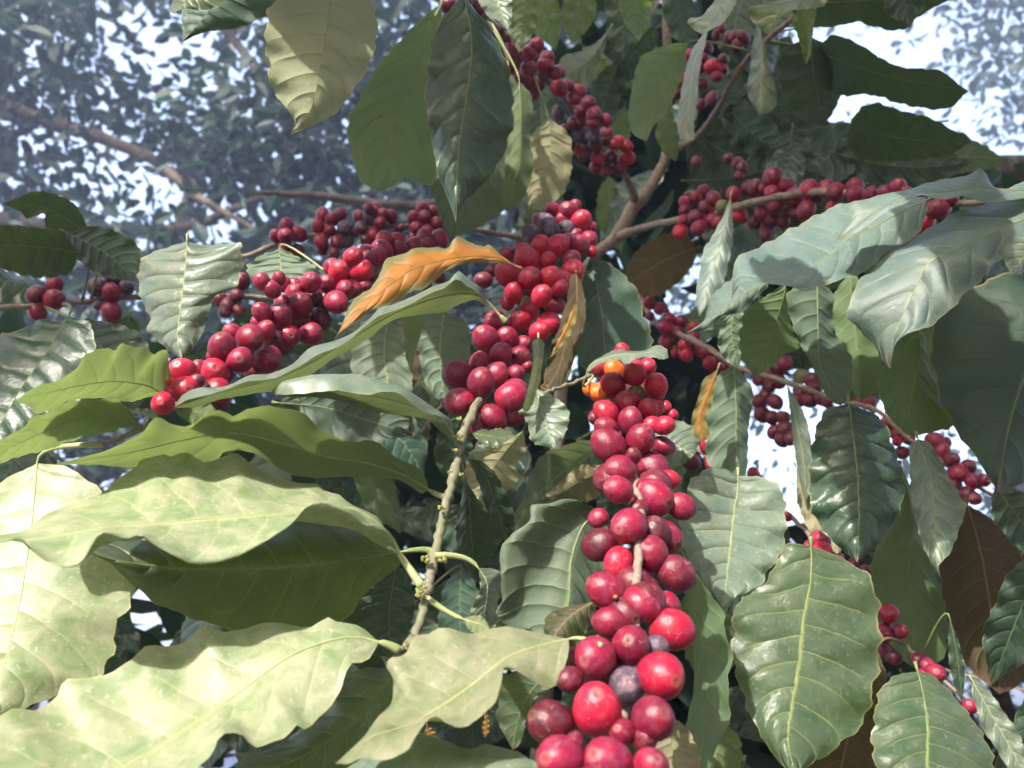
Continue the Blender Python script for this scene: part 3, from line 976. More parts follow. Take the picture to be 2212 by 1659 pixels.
fillers('hero', 6, 62, 7, lambda p: 0.0085 * FPX / ((p - CAM).dot(FWD)) , 1.2)
cherries('mid', lin(450, 0.60, 900, 0.44, 1),
 (2, "1600,1440,40,c 1500,1310,45,c 1360,1325,48,c 1430,1390,50,c 1460,1340,66,c 1290,1400,55,c 1540,1400,68,r 1320,1410,58,p 1600,1590,40,r 1590,1510,55,c 1500,1500,52,c 1440,1460,64,p 1350,1465,60,p 1230,1480,58,p 1450,1540,65,c 1530,1545,64,c 1290,1560,66,r 1070,1610,48,c 1170,1590,56,r 1395,1555,76,r"),
 (5, "985,130,45,m 925,190,52,m 1480,60,60,c 1330,70,55,r 1200,65,80,r 1485,130,72,r 1425,190,60,r 1400,240,55,r 1080,155,78,r 1345,180,76,r 1215,180,74,r 1075,330,48,c 1115,270,62,r 1370,350,60,c 1290,290,68,r 1205,390,66,r 1335,465,72,r 1155,450,72,r 1275,520,66,r 1175,600,58,c 1000,455,74,c 1200,740,40,c 1150,675,68,c 1070,560,74,c 935,565,88,c 1035,660,70,c 1120,790,62,c 900,720,70,c 900,990,50,m 1100,1040,80,m 870,1130,60,m 1120,880,70,c 1000,795,78,c 765,790,90,c 905,840,90,c 1095,930,92,c 775,960,90,c 980,1060,82,c"))
fillers('mid', 18, 46, 6, lambda p: 0.0072 * FPX / ((p - CAM).dot(FWD)), 1.1)
cherries('left', lin(1000, 0.60, 370, 0.385, 0),
 (2, "550,1500,50,c 380,1520,45,r 640,1520,60,c 570,1560,50,c 480,1560,55,c 300,1520,56,c 390,1585,60,c 190,1605,58,c 280,1590,72,c 640,1600,45,m 540,1630,48,m"),
 (5, "250,40,60,c 190,60,52,c 20,150,62,c 100,50,66,r 150,130,72,r 170,230,50,c 80,250,64,c 10,330,52,c 640,170,42,m 560,220,36,m"),
 (4, "2100,110,58,c 1990,310,52,m 2030,440,60,m 2070,215,60,c 2140,135,66,r 1800,220,45,c 1870,235,56,c 1780,340,52,c 1860,280,62,c 1965,205,66,c 1655,200,52,c 1765,180,43,c 1720,250,56,c 1890,350,82,c 1630,465,45,c 1655,395,62,c 1765,420,80,c 2180,250,60,c 2125,330,72,c 1780,610,52,m 1680,510,62,c 1825,540,74,c 1965,530,72,c 1470,530,62,c 1580,555,86,c 1350,670,45,c 1405,615,88,c 1590,770,50,m 1690,690,90,c 1520,695,84,c 1265,760,62,c 1075,840,30,r 1155,775,90,r 1355,775,90,r 1370,960,80,m 1370,885,82,r 1080,900,44,r 1170,885,90,r 1030,970,72,r 1240,830,50,m"))
fillers('left', 18, 60, 5, lambda p: 0.0068 * FPX / ((p - CAM).dot(FWD)), 0.8)
cherries('bleft', lin(980, 0.76, 590, 0.70, 0),
 (2, "250,1330,45,c 350,1470,35,m 180,1520,40,m 140,1370,42,c 340,1370,40,c 290,1360,42,c 205,1380,46,p 150,1440,42,p 270,1410,40,c 310,1480,40,p 230,1485,42,c 600,1350,46,c 540,1320,44,c 480,1375,42,c 545,1375,46,c 480,1500,45,c 625,1415,46,c 500,1440,42,c 565,1460,40,c 200,1320,36,m 400,1440,30,m 100,1470,36,c"),
 (1, "2150,1360,42,c 2040,1360,44,c 2100,1385,46,c 2010,1430,42,c 2190,1520,46,p 2180,1440,50,p 2080,1455,38,c 2040,1570,40,m 2030,1520,46,c 2130,1530,44,c 1745,1490,42,c 1800,1560,42,c 1880,1590,45,m 1810,1430,46,c 1890,1480,48,c 1805,1490,50,c 2110,1600,40,m"))
cherries('fleft', lin(500, 0.69, 60, 0.61, 0),
 (4, "1530,200,52,m 1390,310,50,m 1440,350,50,m 1420,395,36,m 1510,385,44,m 1495,290,44,m 870,110,24,c 225,285,56,m 235,395,52,c 345,220,52,c 340,315,64,c 630,340,40,p 800,235,44,p 720,175,56,p 610,235,54,p 705,270,58,c 700,390,64,c"))
cherries('upc', lin(0, 0.60, 380, 0.86, 1),
 (2, "700,30,52,m 850,20,42,m 890,60,38,m 770,60,40,m 940,150,42,c 1010,190,42,m 1060,330,45,m 1040,290,45,c 1000,250,55,c 1130,225,54,c 1115,285,56,c 1255,290,50,c 1215,335,50,c 1325,365,44,c 1110,455,45,c 1110,390,54,c 1315,405,50,c 1260,540,46,m 1210,520,45,c 1150,490,48,c 1205,435,50,c 1395,455,42,c 1370,460,45,c 1225,590,50,c 1450,540,40,c 1400,555,52,c 1520,580,48,c 1495,620,44,c 1300,470,36,m 1585,655,48,c 1540,700,45,c 1395,710,42,p 1700,840,42,c 1700,880,40,m 1620,720,48,c 1530,760,46,c 1695,760,42,c 1620,775,46,c 1490,780,40,m 1345,790,36,m 1430,830,45,m 1370,860,40,m 1430,885,42,m 1480,930,40,m 1520,940,38,r 1560,970,45,m 1630,920,45,m 1530,850,52,p 1615,855,46,p 1780,890,36,r 1745,910,42,r 1825,925,42,r 1725,990,44,m 1645,995,42,r 1835,1000,46,r 1630,1055,38,c 1780,1055,46,c 1695,1075,42,c"))
cherries('rup', lin(1460, 0.80, 2040, 0.56, 0),
 (3, "180,1215,42,c 140,1250,42,c 250,1260,48,c 75,1280,42,c 200,1310,40,m 70,1330,38,c 240,1390,50,c 280,1400,40,c 65,1390,38,c 135,1370,46,c 155,1440,48,c 40,1465,48,r 310,1310,48,g 375,1230,48,r 415,1360,46,r 470,1190,45,m 510,1190,50,m 580,1190,40,c 620,1120,56,c 710,1175,52,c 615,1215,45,c 590,1450,45,m 580,1490,40,m 510,1400,42,m 690,1395,40,m 620,1385,46,m 560,1345,50,c 640,1300,52,c 740,1330,42,m 780,1350,42,m 900,1240,45,m 760,1250,58,c 850,1195,58,c 835,1330,58,c 960,1190,52,c 1025,1215,60,c 1140,1180,56,c 1145,1230,54,c 1240,1225,46,c 1415,1185,52,c 1335,1225,52,c 1470,1210,32,c 1000,1310,42,r 1650,1260,62,m 1750,1255,42,c 1560,1450,46,c 1590,1400,56,r 1670,1315,72,c"))
cherries('diag', lin(1380, 0.88, 2100, 0.69, 0),
 (5, "1965,275,42,c 1975,420,30,c 2035,370,40,c 1975,335,40,c 2170,455,42,c 2095,440,46,c 2070,490,44,c 2150,520,42,c 2190,600,36,m 2075,580,44,c 2140,640,38,r 2190,650,38,r"),
 (6, "125,490,36,r 130,545,32,c 70,595,42,r 160,620,46,r 80,665,38,r 190,650,42,c 300,700,50,m 320,740,40,m 250,740,38,m 225,715,42,r 370,770,34,m 410,780,32,m 665,745,50,m 700,715,46,c 600,790,45,m 540,820,40,m 660,830,50,m 600,860,45,m 575,925,40,m 540,960,45,m 640,960,45,m 560,1040,50,m 620,1060,45,m 690,1060,45,m 640,1150,50,m 700,1130,50,m 680,1200,45,m 740,1190,42,m 800,800,48,g 870,820,45,m 890,870,45,m 800,900,45,m 790,950,45,m 860,950,50,m 930,940,42,m 970,960,36,m 1180,955,38,m 1240,960,42,m 1390,1120,38,m 1350,1090,44,c 1410,1160,46,m 1410,1210,32,r 1480,1190,42,m 1440,1280,42,m 1720,1220,32,m 1650,1205,52,c 1690,1275,50,c 1755,1320,44,m 1860,1370,46,m 1795,1410,62,c 1890,1460,52,c 1960,1455,40,c 1770,1480,32,m 1850,1540,50,m 1900,1570,42,m"))
cherries('upr', lin(1460, 0.85, 1620, 0.74, 0),
 (3, "100,345,36,r 60,500,36,r 30,540,40,m 20,590,36,m 300,180,30,m 270,220,32,m 450,250,32,m 430,230,36,m 350,240,38,m 400,290,38,m 380,230,32,m 200,310,45,m 190,370,32,c 310,380,36,m 300,440,38,c 270,480,40,c 245,425,48,r 170,430,32,m 175,530,40,m 240,620,40,m 170,660,36,m 340,1000,32,m 400,1030,36,m 430,1060,36,m 410,1110,32,m 140,1020,32,m"))
cherries('lowr', lin(1480, 0.66, 2100, 0.44, 0),
 (6, "60,1300,50,m 110,1340,60,m 295,1280,38,r 215,1240,56,r 260,1350,62,r 500,1415,40,c"),
 (9, "720,70,30,c 855,260,36,c 920,225,66,c 935,285,60,r 1040,335,36,r 1130,370,36,c 1210,420,42,c 1320,870,36,m 1435,795,46,c 1355,680,62,r 1340,800,58,c 1330,930,45,m 1390,960,45,m 1550,980,50,m 1600,1010,50,c 1580,1070,42,c 1650,1060,62,c 1870,1270,46,c"))
cherries('hero', lin(780, 0.52, 1650, 0.5, 1), (5, "2075,990,36,r 2120,1040,32,r"))

# ---------------------------------------------------------------- leaves, upper part
leaf('bleft', 'k', 'U', "595,0 576,60 574,120 588,191 612,225 636,262", "722,-80 714,0 700,100 677,219 655,262 626,292", "790,-20 812,30 814,85 792,150 763,195 729,240 675,272", 0.50, 0.47, -0.004, 0.012, curl=-0.02, label='cream lit underside with leaf shadows across it')
leaf('upc', 'y', 'U', "934,20 880,70 830,125 808,157 775,215 750,267 755,310 763,342 775,385 800,404", "952,12 925,70 900,137 875,200 852,260 838,330 826,412", "965,60 960,130 962,200 955,280 945,340 932,400 905,396 880,385 855,398", 0.55, 0.54, 0.0, 0.008)
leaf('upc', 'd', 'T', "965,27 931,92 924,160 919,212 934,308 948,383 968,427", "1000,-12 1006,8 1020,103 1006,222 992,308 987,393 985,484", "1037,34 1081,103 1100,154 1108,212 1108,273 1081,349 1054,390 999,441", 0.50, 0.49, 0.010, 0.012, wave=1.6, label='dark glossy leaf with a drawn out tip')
leaf('upc', 'b', 'U', "1010,170 940,270 915,330 928,400 948,460 965,500", "1095,150 1050,250 1010,350 985,440 972,515", "1130,200 1145,330 1132,400 1085,460 1030,492", 0.62, 0.60, -0.01, 0.01)
leaf('upc', 'y', 'U', "1100,210 1095,300 1090,370 1085,430", "1122,175 1125,260 1122,350 1100,455", "1150,215 1143,300 1153,350 1135,420", 0.60, 0.57, 0, 0.01)
leaf('upc', 't', 'U', "1150,290 1142,340 1140,400", "1185,255 1190,310 1180,380 1142,458", "1225,285 1236,320 1232,380 1213,422 1175,448", 0.68, 0.66, 0, 0.01)
leaf('upc', 'b', 'T', "1020,-30 1035,5 1055,35 1080,55", "1065,-60 1075,0 1097,66", "1108,-30 1106,10 1105,45", 0.48, 0.46, 0.01, 0)
pleaf('upc', 'g', 'U', 1140, -40, 1120, 115, 30, 0.62, 0.62)
leaf('upc', 'b', 'U', "1290,90 1250,112 1215,122", "1318,60 1280,120 1240,150 1196,165", "1308,100 1290,145 1268,188 1230,183", 0.82, 0.80, 0.01, 0)
leaf('upr', 'y', 'U', "1450,95 1399,113 1378,137 1365,191 1358,246 1368,290", "1486,92 1440,140 1405,200 1388,260 1396,305", "1481,130 1478,154 1455,210 1438,242 1412,273", 0.74, 0.70, -0.02, 0.01, label='yellow green leaf with a pale rolled margin')
leaf('upr', 'b', 'T', "1510,85 1490,120 1473,188 1463,267 1470,300", "1533,50 1505,120 1492,190 1484,260 1480,310", "1529,70 1511,154 1507,205 1499,267 1500,297", 0.62, 0.60, 0.012, -0.01)
leaf('upr', 'b', 'T', "1555,-10 1515,35 1488,38 1490,55", "1600,-30 1560,10 1535,45 1514,74", "1590,5 1566,44 1540,62", 0.56, 0.56, 0.01, -0.01)
leaf('upr', 'b', 'T', "1630,70 1622,140 1615,200", "1640,44 1645,120 1645,180 1640,250", "1650,90 1668,160 1678,220 1662,242", 0.66, 0.66, 0.012, 0.0)
leaf('upr', 'g', 'T', "1640,10 1617,20 1622,40 1640,60", "1790,-15 1720,0 1680,30 1661,76", "1780,12 1740,20 1695,27 1676,60", 0.55, 0.56, 0.01, -0.01)
leaf('upr', 'g', 'U', "1712,45 1722,75 1734,115", "1730,10 1740,60 1745,100 1741,142", "1762,18 1757,60 1752,112", 0.58, 0.60, 0.0, 0.005)
leaf('upr', 'g', 'U', "1640,-40 1650,30 1700,60", "1560,-60 1640,-5 1700,30 1760,50", "1650,-60 1720,-20 1760,20", 0.80, 0.78, -0.02, 0.02)
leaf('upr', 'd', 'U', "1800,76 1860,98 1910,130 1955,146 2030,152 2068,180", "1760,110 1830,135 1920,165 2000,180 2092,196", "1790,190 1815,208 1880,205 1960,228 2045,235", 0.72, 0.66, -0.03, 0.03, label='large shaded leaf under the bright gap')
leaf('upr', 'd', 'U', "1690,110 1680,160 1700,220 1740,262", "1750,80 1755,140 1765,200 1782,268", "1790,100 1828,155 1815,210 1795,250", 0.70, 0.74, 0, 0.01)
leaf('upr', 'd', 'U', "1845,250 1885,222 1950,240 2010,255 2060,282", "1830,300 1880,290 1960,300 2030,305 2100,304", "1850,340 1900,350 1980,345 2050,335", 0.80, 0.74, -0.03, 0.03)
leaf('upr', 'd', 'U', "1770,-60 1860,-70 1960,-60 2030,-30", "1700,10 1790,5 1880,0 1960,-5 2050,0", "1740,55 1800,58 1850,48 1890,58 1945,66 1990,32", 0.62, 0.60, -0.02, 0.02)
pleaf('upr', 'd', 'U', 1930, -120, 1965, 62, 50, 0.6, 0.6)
for a in ((1520, 300, 1800, 400, 60, 'd'), (1560, 210, 1700, 330, 45, 'd'), (1640, 330, 1930, 300, 60, 'd'), (1680, 240, 1850, 330, 55, 'd'), (1800, 330, 2100, 350, 48, 'd'),
          (1900, 370, 2180, 345, 40, 'b'), (1560, 250, 1760, 210, 42, 'd'), (1600, 400, 1900, 380, 55, 'd'), (1850, 270, 1700, 400, 60, 'd'), (1960, 300, 1820, 390, 50, 'd'), (1700, 150, 1580, 300, 40, 'd'), (1480, 390, 1700, 350, 50, 'd')):
    pleaf('bg2', a[5], 'U', a[0], a[1], a[2], a[3], a[4], rl.uniform(0.9, 1.0), rl.uniform(0.85, 0.98), rl.uniform(-.2, .2), rl.uniform(-.02, .03))
for a in ((1180, -60, 1200, 110, 34, 'g', 'U', .90), (1260, -80, 1235, 100, 36, 'g', 'U', .88), (1330, -60, 1345, 130, 38, 'd', 'T', .92), (1400, -70, 1380, 90, 36, 'g', 'T', .86),
          (1465, -50, 1500, 110, 34, 'd', 'T', .90), (1340, 130, 1300, 290, 34, 'd', 'U', .96), (1350, 230, 1330, 350, 26, 'y', 'U', .98), (1260, 100, 1330, 210, 28, 'g', 'T', .98),
          (1440, 230, 1460, 350, 24, 'y', 'U', .90), (1500, 180, 1450, 330, 30, 'd', 'T', .93), (1420, 60, 1330, 190, 34, 'd', 'U', .97), (1560, 60, 1600, 200, 30, 'd', 'T', .88), (1560, 250, 1500, 400, 34, 'd', 'T', .97)):
    pleaf('bg1', a[5], a[6], a[0], a[1], a[2], a[3], a[4], a[7], a[7] + .01, rl.uniform(-.2, .2), rl.uniform(-.02, .02))
# upper left
leaf('bleft', 'd', 'U', "400,-30 392,30 396,78", "520,-60 470,0 430,50 392,92", "600,-30 598,15 555,45 500,63 440,70", 0.52, 0.50, 0.01, 0.01)
leaf('bleft', 'g', 'T', "380,-25 372,5 366,20", "470,-50 420,-15 375,30", "500,-25 480,10 440,22 400,20", 0.46, 0.44, 0.01, 0.0)
leaf('fleft', 'd', 'U', "165,445 120,420 80,412 40,425", "200,515 140,470 80,445 5,440", "150,515 100,492 95,462 60,472 40,455", 0.60, 0.56, -0.01, 0.01)
leaf('fleft', 'd', 'U', "130,500 80,492 20,486 -40,490", "170,545 100,535 20,530 -90,540", "150,590 80,600 0,580 -60,570", 0.58, 0.54, -0.02, 0.02)
leaf('fleft', 'd', 'U', "200,488 240,496 273,510 298,530 306,560", "140,500 190,525 240,555 296,610", "150,540 190,580 240,600", 0.58, 0.56, -0.01, 0.02)
leaf('fleft', 'd', 'T', "60,600 20,590 -20,560 -60,560", "120,640 60,615 0,605 -80,600", "90,660 40,655 -20,650", 0.66, 0.62, 0.01, -0.01)
# unseen leaves added above the frame to cast shadows on the ones below
def above(bk, x0, y0, x1, y1, d, t, wpx):
    q = []
    for x, y in ((x0, y0), (x1, y1)):
        v = P(x, y, d) + SUND * t - CAM
        z = v.dot(FWD)
        q.append((1106 + FPX * v.dot(RGT) / z, 829.5 - FPX * v.dot(UPV) / z, z))
    pleaf(bk, 'g', 'T', q[0][0], q[0][1], q[1][0], q[1][1], wpx * d / q[0][2], q[0][2], q[1][2], 0.1, 0.035)


for a in ((700, -90, 690, 235, 0.5, 0.17, 52), (790, -120, 795, 110, 0.5, 0.19, 50), (600, -110, 600, 110, 0.5, 0.17, 45), (880, -100, 850, 120, 0.54, 0.19, 45), (640, 300, 560, 420, 0.7, 0.3, 40)):
    above('upc', *a)
above('upc', 1010, -40, 1000, 420, 0.5, 0.28, 62)
above('diag', 1850, 860, 1860, 1200, 0.47, 0.42, 70)
above('rup', 2160, 560, 2120, 1060, 0.47, 0.42, 110)
# ---------------------------------------------------------------- leaves, right
leaf('rup', 's', 'T', "2300,370 2212,392 2177,407 2160,412 2143,400 2133,379 2116,364 2088,379 2010,393 1969,407 1856,434 1832,468", "2330,400 2212,412 2120,405 2040,415 1960,420 1880,460 1808,520", "2300,420 2212,428 2133,437 2081,424 2037,431 1989,422 1962,436 1911,459 1866,493", 0.42, 0.43, 0.012, -0.006, wave=1.5, label='wavy pale leaf reaching in from the right edge')
leaf('rup', 's', 'T', "1985,425 1930,432 1849,434 1798,448 1746,475 1695,502 1647,530 1603,550 1586,567 1583,600", "2003,432 1940,462 1870,500 1828,516 1808,540 1760,572 1709,595 1640,603 1600,612 1581,645", "2000,470 1979,509 1940,535 1907,550 1873,584 1815,605 1764,620 1729,625 1695,617 1640,611 1606,612 1589,622", 0.47, 0.43, 0.035, -0.015, wave=0.8, label='large pale blue green leaf above the hanging leaves')
leaf('rup', 's', 'T', "2290,390 2212,400 2130,440 2060,460 1990,505 1907,560 1853,612 1846,625 1835,646 1830,677 1847,704 1883,735 1900,759 1907,779", "2360,420 2290,440 2150,500 2016,560 1986,608 1952,677 1924,745 1924,797", "2330,520 2212,545 2177,548 2167,557 2134,574 2133,591 2088,632 2037,684 2003,707 1952,725 1931,752", 0.42, 0.41, 0.025, -0.01, wave=0.8, label='broadest pale leaf at the right, pointing down')
leaf('rup', 's', 'T', "1600,590 1579,602 1535,643 1524,684 1511,705", "1662,605 1600,640 1545,680 1482,720", "1656,622 1627,649 1606,672 1552,688 1541,711 1510,714", 0.50, 0.48, 0.02, 0.0)
leaf('rup', 's', 'T', "1560,470 1535,515 1518,545 1510,600 1503,640", "1578,425 1565,490 1550,550 1530,610 1511,684", "1583,480 1582,530 1572,575 1560,620 1540,652", 0.60, 0.56, 0.01, 0.0)
leaf('rup', 'y', 'U', "1612,670 1602,700 1596,728 1603,776", "1697,612 1690,650 1658,745 1630,814", "1703,640 1709,701 1720,730 1729,752 1695,765 1675,786 1651,803", 0.52, 0.52, 0.0, 0.01, wave=0.8)
leaf('rup', 'b', 'U', "1570,680 1553,720 1552,750 1570,780", "1590,650 1580,720 1596,795", "1610,690 1608,740 1602,775", 0.57, 0.57)
leaf('rup', 'b', 'U', "1702,632 1712,701 1729,742 1747,779 1764,813 1781,848 1798,868", "1765,600 1767,711 1770,779 1798,848 1816,876", "1801,636 1798,677 1805,718 1825,752 1842,779 1839,841 1829,866", 0.52, 0.51, 0.0, 0.01, wave=0.8)
leaf('rup', 'y', 'U', "1800,640 1795,700 1800,760 1820,820", "1835,590 1840,660 1850,740 1860,864", "1855,602 1840,646 1850,704 1883,738 1904,779 1897,834 1878,856", 0.55, 0.53, 0.01, 0.0)
leaf('rup', 'g', 'U', "1934,750 1907,793 1897,834 1904,865 1914,892 1945,928", "1982,690 1988,762 1979,813 1965,882 1969,942", "2003,712 2010,762 2020,813 2044,865 2064,916 2030,930 1995,938", 0.52, 0.50, 0.0, 0.01, wave=0.8)
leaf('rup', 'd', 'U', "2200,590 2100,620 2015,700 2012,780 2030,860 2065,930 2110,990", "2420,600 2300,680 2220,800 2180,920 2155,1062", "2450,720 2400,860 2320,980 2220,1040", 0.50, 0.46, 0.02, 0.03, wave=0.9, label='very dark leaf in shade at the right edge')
leaf('rup', 'b', 'T', "2200,505 2168,540 2172,570", "2290,480 2230,530 2186,594", "2290,540 2240,575 2205,590", 0.40, 0.38, 0.0, 0.01)
leaf('diag', 'd', 'T', "1784,885 1764,926 1753,967 1748,1018 1750,1087 1774,1143 1815,1184", "1834,872 1841,926 1850,1000 1855,1080 1855,1150 1852,1214", "1883,892 1914,919 1934,977 1948,1012 1952,1070 1934,1126 1907,1167 1873,1198", 0.48, 0.45, 0.012, 0.012, wave=1.3, pet=(1832, 862, 0.5), label='dark veined leaf hanging in the middle of the right half')
leaf('diag', 'b', 'T', "1969,965 1965,1008 1969,1070 1979,1126 1993,1177 2010,1212", "1983,948 2010,1030 2018,1100 2020,1180 2031,1246", "2012,960 2037,1008 2064,1053 2087,1094 2081,1119 2054,1191 2028,1222", 0.50, 0.46, 0.012, 0.0, wave=1.0)
leaf('diag', 'b', 'U', "1548,815 1533,870 1527,930 1530,1000", "1585,790 1590,880 1590,960 1598,1036", "1610,815 1627,845 1622,890 1617,930 1613,1018", 0.60, 0.58, 0.0, 0.01)
leaf('diag', 'o', 'U', "1520,820 1508,860 1494,905 1500,940", "1550,798 1530,850 1512,900 1520,955", "1546,830 1536,880 1526,905 1532,938", 0.56, 0.55, label='narrow orange yellow dying leaf')
leaf('diag', 'b', 'T', "1705,880 1712,940 1722,1010", "1700,830 1722,920 1738,1010 1740,1090", "1735,890 1752,950 1755,1020", 0.66, 0.64, 0.01, -0.01)
leaf('diag', 't', 'U', "1722,1080 1735,1120 1760,1170", "1720,1010 1755,1090 1800,1150 1815,1210", "1760,1050 1790,1090 1815,1140", 0.66, 0.62)
leaf('lowr', 'b', 'T', "1560,1012 1524,1015 1492,1040 1474,1090 1470,1150 1478,1190 1500,1225 1530,1270 1556,1305", "1594,1028 1593,1060 1586,1104 1576,1195 1564,1304 1566,1338", "1640,1030 1668,1040 1692,1065 1697,1150 1685,1205 1661,1229 1647,1259 1613,1280 1586,1294 1574,1312", 0.46, 0.41, 0.0, 0.004, wave=0.7, label='broad olive leaf with a shadow beside the main cherry cluster')
leaf('lowr', 'g', 'T', "1709,1174 1690,1186 1675,1222 1647,1263 1593,1297 1582,1376 1582,1427 1600,1485 1617,1536 1647,1594 1678,1640", "1752,1180 1753,1215 1750,1263 1736,1338 1726,1434 1709,1536 1702,1598 1718,1678", "1790,1192 1832,1212 1876,1242 1893,1283 1900,1348 1900,1417 1887,1488 1866,1560 1818,1605 1781,1635 1745,1655", 0.43, 0.37, 0.01, 0.008, wave=0.9, label='largest dark green veined leaf at the lower right')
leaf('lowr', 'g', 'T', "1950,1455 1917,1471 1897,1502 1888,1553 1882,1605 1893,1659 1915,1740", "1982,1450 1995,1502 2004,1570 2003,1639 2000,1800", "2013,1458 2044,1485 2071,1516 2112,1570 2146,1639 2140,1720", 0.40, 0.34, 0.004, 0.008, wave=0.7, label='green leaf with brown spots at the bottom right')
leaf('lowr', 'n', 'U', "1840,1420 1800,1500 1750,1600 1735,1660", "1895,1400 1860,1500 1830,1600 1800,1740", "1915,1468 1892,1510 1886,1600 1895,1690", 0.47, 0.43, label='brown dead leaf behind the veined one')
leaf('lowr', 'y', 'U', "1935,1060 1940,1110 1900,1170 1880,1230 1895,1330 1935,1410", "1945,1010 1970,1110 1965,1220 1970,1330 1985,1450", "1962,1040 1990,1140 2020,1240 2048,1350 2035,1425", 0.56, 0.52, 0.0, 0.01, label='shaded olive leaf')
leaf('lowr', 'n', 'U', "2050,1150 2030,1210 2036,1290 2056,1370 2090,1440", "2090,1090 2120,1200 2140,1320 2160,1500", "2150,1130 2230,1240 2250,1380 2210,1470", 0.54, 0.50, 0.0, 0.01, label='brown mottled leaf at the right edge')
leaf('lowr', 'd', 'T', "2048,1380 2050,1430 2062,1480", "2052,1335 2068,1420 2078,1515", "2072,1390 2082,1430 2084,1470", 0.46, 0.46)
pleaf('lowr', 'd', 'T', 2260, 1180, 2140, 1480, 60, 0.48, 0.5)
pleaf('lowr', 'b', 'T', 2100, 1470, 2230, 1700, 30, 0.42, 0.4)
pleaf('lowr', 'd', 'T', 2300, 1450, 2160, 1760, 60, 0.44, 0.42)
pleaf('diag', 'd', 'U', 2150, 1050, 2260, 1200, 50, 0.66, 0.66)
leaf('hero', 'g', 'U', "1480,1290 1492,1340 1497,1400 1500,1470 1490,1530 1475,1590 1468,1650", "1490,1235 1510,1320 1520,1400 1528,1480 1520,1560 1510,1720", "1505,1240 1535,1283 1562,1324 1569,1382 1584,1406 1572,1478 1576,1560 1543,1625 1530,1680", 0.40, 0.37, 0.01, -0.015, wave=1.2)
leaf('hero', 't', 'U', "1400,1570 1385,1620 1400,1700", "1430,1540 1450,1600 1470,1780", "1470,1560 1500,1600 1513,1680", 0.36, 0.34)
leaf('hero', 'y', 'U', "1490,1640 1488,1680", "1560,1560 1545,1640 1530,1760", "1600,1600 1590,1690", 0.46, 0.44)
# ---------------------------------------------------------------- leaves, centre
leaf('diag', 'd', 'U', "1262,591 1255,643 1266,694 1248,745 1255,790", "1276,555 1300,677 1307,759 1318,840", "1324,574 1375,625 1389,677 1409,731 1385,790", 0.60, 0.55, 0.0, 0.01, label='ribbed dark underside behind the red cherries')
leaf('diag', 'n', 'U', "1470,500 1420,513 1378,540 1352,585", "1505,535 1440,560 1390,590 1354,622", "1498,570 1460,615 1405,641", 0.86, 0.82, -0.01, 0.01)
leaf('twig', 'n', 'U', "1232,600 1222,660 1198,720 1180,790 1172,840", "1245,590 1245,660 1222,740 1205,800 1170,856", "1260,625 1264,690 1245,755 1228,815 1195,845", 0.50, 0.49, 0.015, -0.005, wave=2.5, nw=4, pet=(1246, 584, 0.50), label='dry curled leaf hanging between the clusters')
leaf('twig', 'o', 'U', "1232,675 1214,710 1200,745", "1243,655 1232,690 1213,730 1184,778", "1247,672 1240,705 1222,738", 0.485, 0.48, wave=2.0, pet=(1243, 652, 0.485), label='bright orange dry sliver')
leaf('twig', 'o', 'U', "1165,835 1158,842", "1180,825 1166,838 1152,850", "1183,833 1170,846", 0.48, 0.48, pet=(1181, 823, 0.48))
leaf('twig', 'b', 'T', "1150,740 1152,780 1140,840 1130,880", "1163,730 1162,780 1152,840 1137,890", "1175,740 1173,775 1164,830 1148,878", 0.41, 0.41, -0.01, 0.005, wave=1.6)
leaf('twig', 'b', 'T', "1149,868 1119,889 1132,900 1141,920 1150,955", "1160,840 1168,880 1180,920 1196,970", "1183,850 1218,872 1230,902 1218,943 1205,962", 0.42, 0.40, 0.015, 0.0, wave=1.0)
leaf('hero', 'b', 'T', "1276,786 1310,764 1337,754 1361,758 1392,757 1419,745 1440,755", "1264,815 1278,786 1335,766 1380,765 1415,760 1444,772", "1276,800 1293,787 1334,777 1354,787 1378,773 1413,773 1433,777", 0.43, 0.41, 0.02, -0.01, wave=1.0, pet=(1283, 810, 0.465), label='small pale leaf draped over the top of the cluster')
leaf('mid', 'g', 'T', "1037,926 1057,929 1078,925 1098,933", "1018,936 1045,940 1080,945 1111,941", "1030,948 1047,961 1074,968 1091,955", 0.42, 0.40, 0.01, -0.005, wave=0.8)
leaf('mid', 't', 'U', "1060,965 1022,990 1002,1020 1005,1070", "1130,930 1080,990 1050,1040 1020,1110", "1135,975 1112,1005 1122,1030 1096,1060 1050,1090", 0.52, 0.50, 0.0, 0.01, label='tan leaf under the cluster')
leaf('mid', 'd', 'T', "1023,1018 1037,1053 1048,1095 1075,1140", "1009,991 1045,1020 1068,1080 1100,1180", "1037,995 1064,1015 1088,1053 1108,1100 1112,1150", 0.42, 0.44, 0.01, 0.0)
leaf('mid', 'd', 'T', "995,1085 985,1130 988,1180 1005,1220", "1003,1025 1013,1080 1018,1150 1024,1250", "1030,1075 1070,1115 1085,1155 1055,1215", 0.43, 0.46, 0.005, 0.005)
leaf('twig', 'b', 'U', "1262,950 1215,965 1173,981 1146,1025 1125,1087 1105,1115", "1300,958 1240,1000 1180,1050 1140,1100 1098,1150", "1290,1000 1250,1060 1200,1110 1150,1145", 0.50, 0.46, -0.02, 0.01, wave=1.3)
leaf('diag', 'b', 'T', "1440,905 1490,918 1512,945", "1395,925 1440,950 1500,985", "1400,980 1440,1008 1475,1003", 0.56, 0.54, 0.01, 0.0, wave=0.6)
leaf('hero', 't', 'U', "1290,1003 1250,1008 1205,1045", "1318,1015 1260,1035 1215,1062 1160,1084", "1310,1050 1280,1080 1220,1088", 0.47, 0.46, 0.0, 0.01, label='tan leaf beside the cherries')
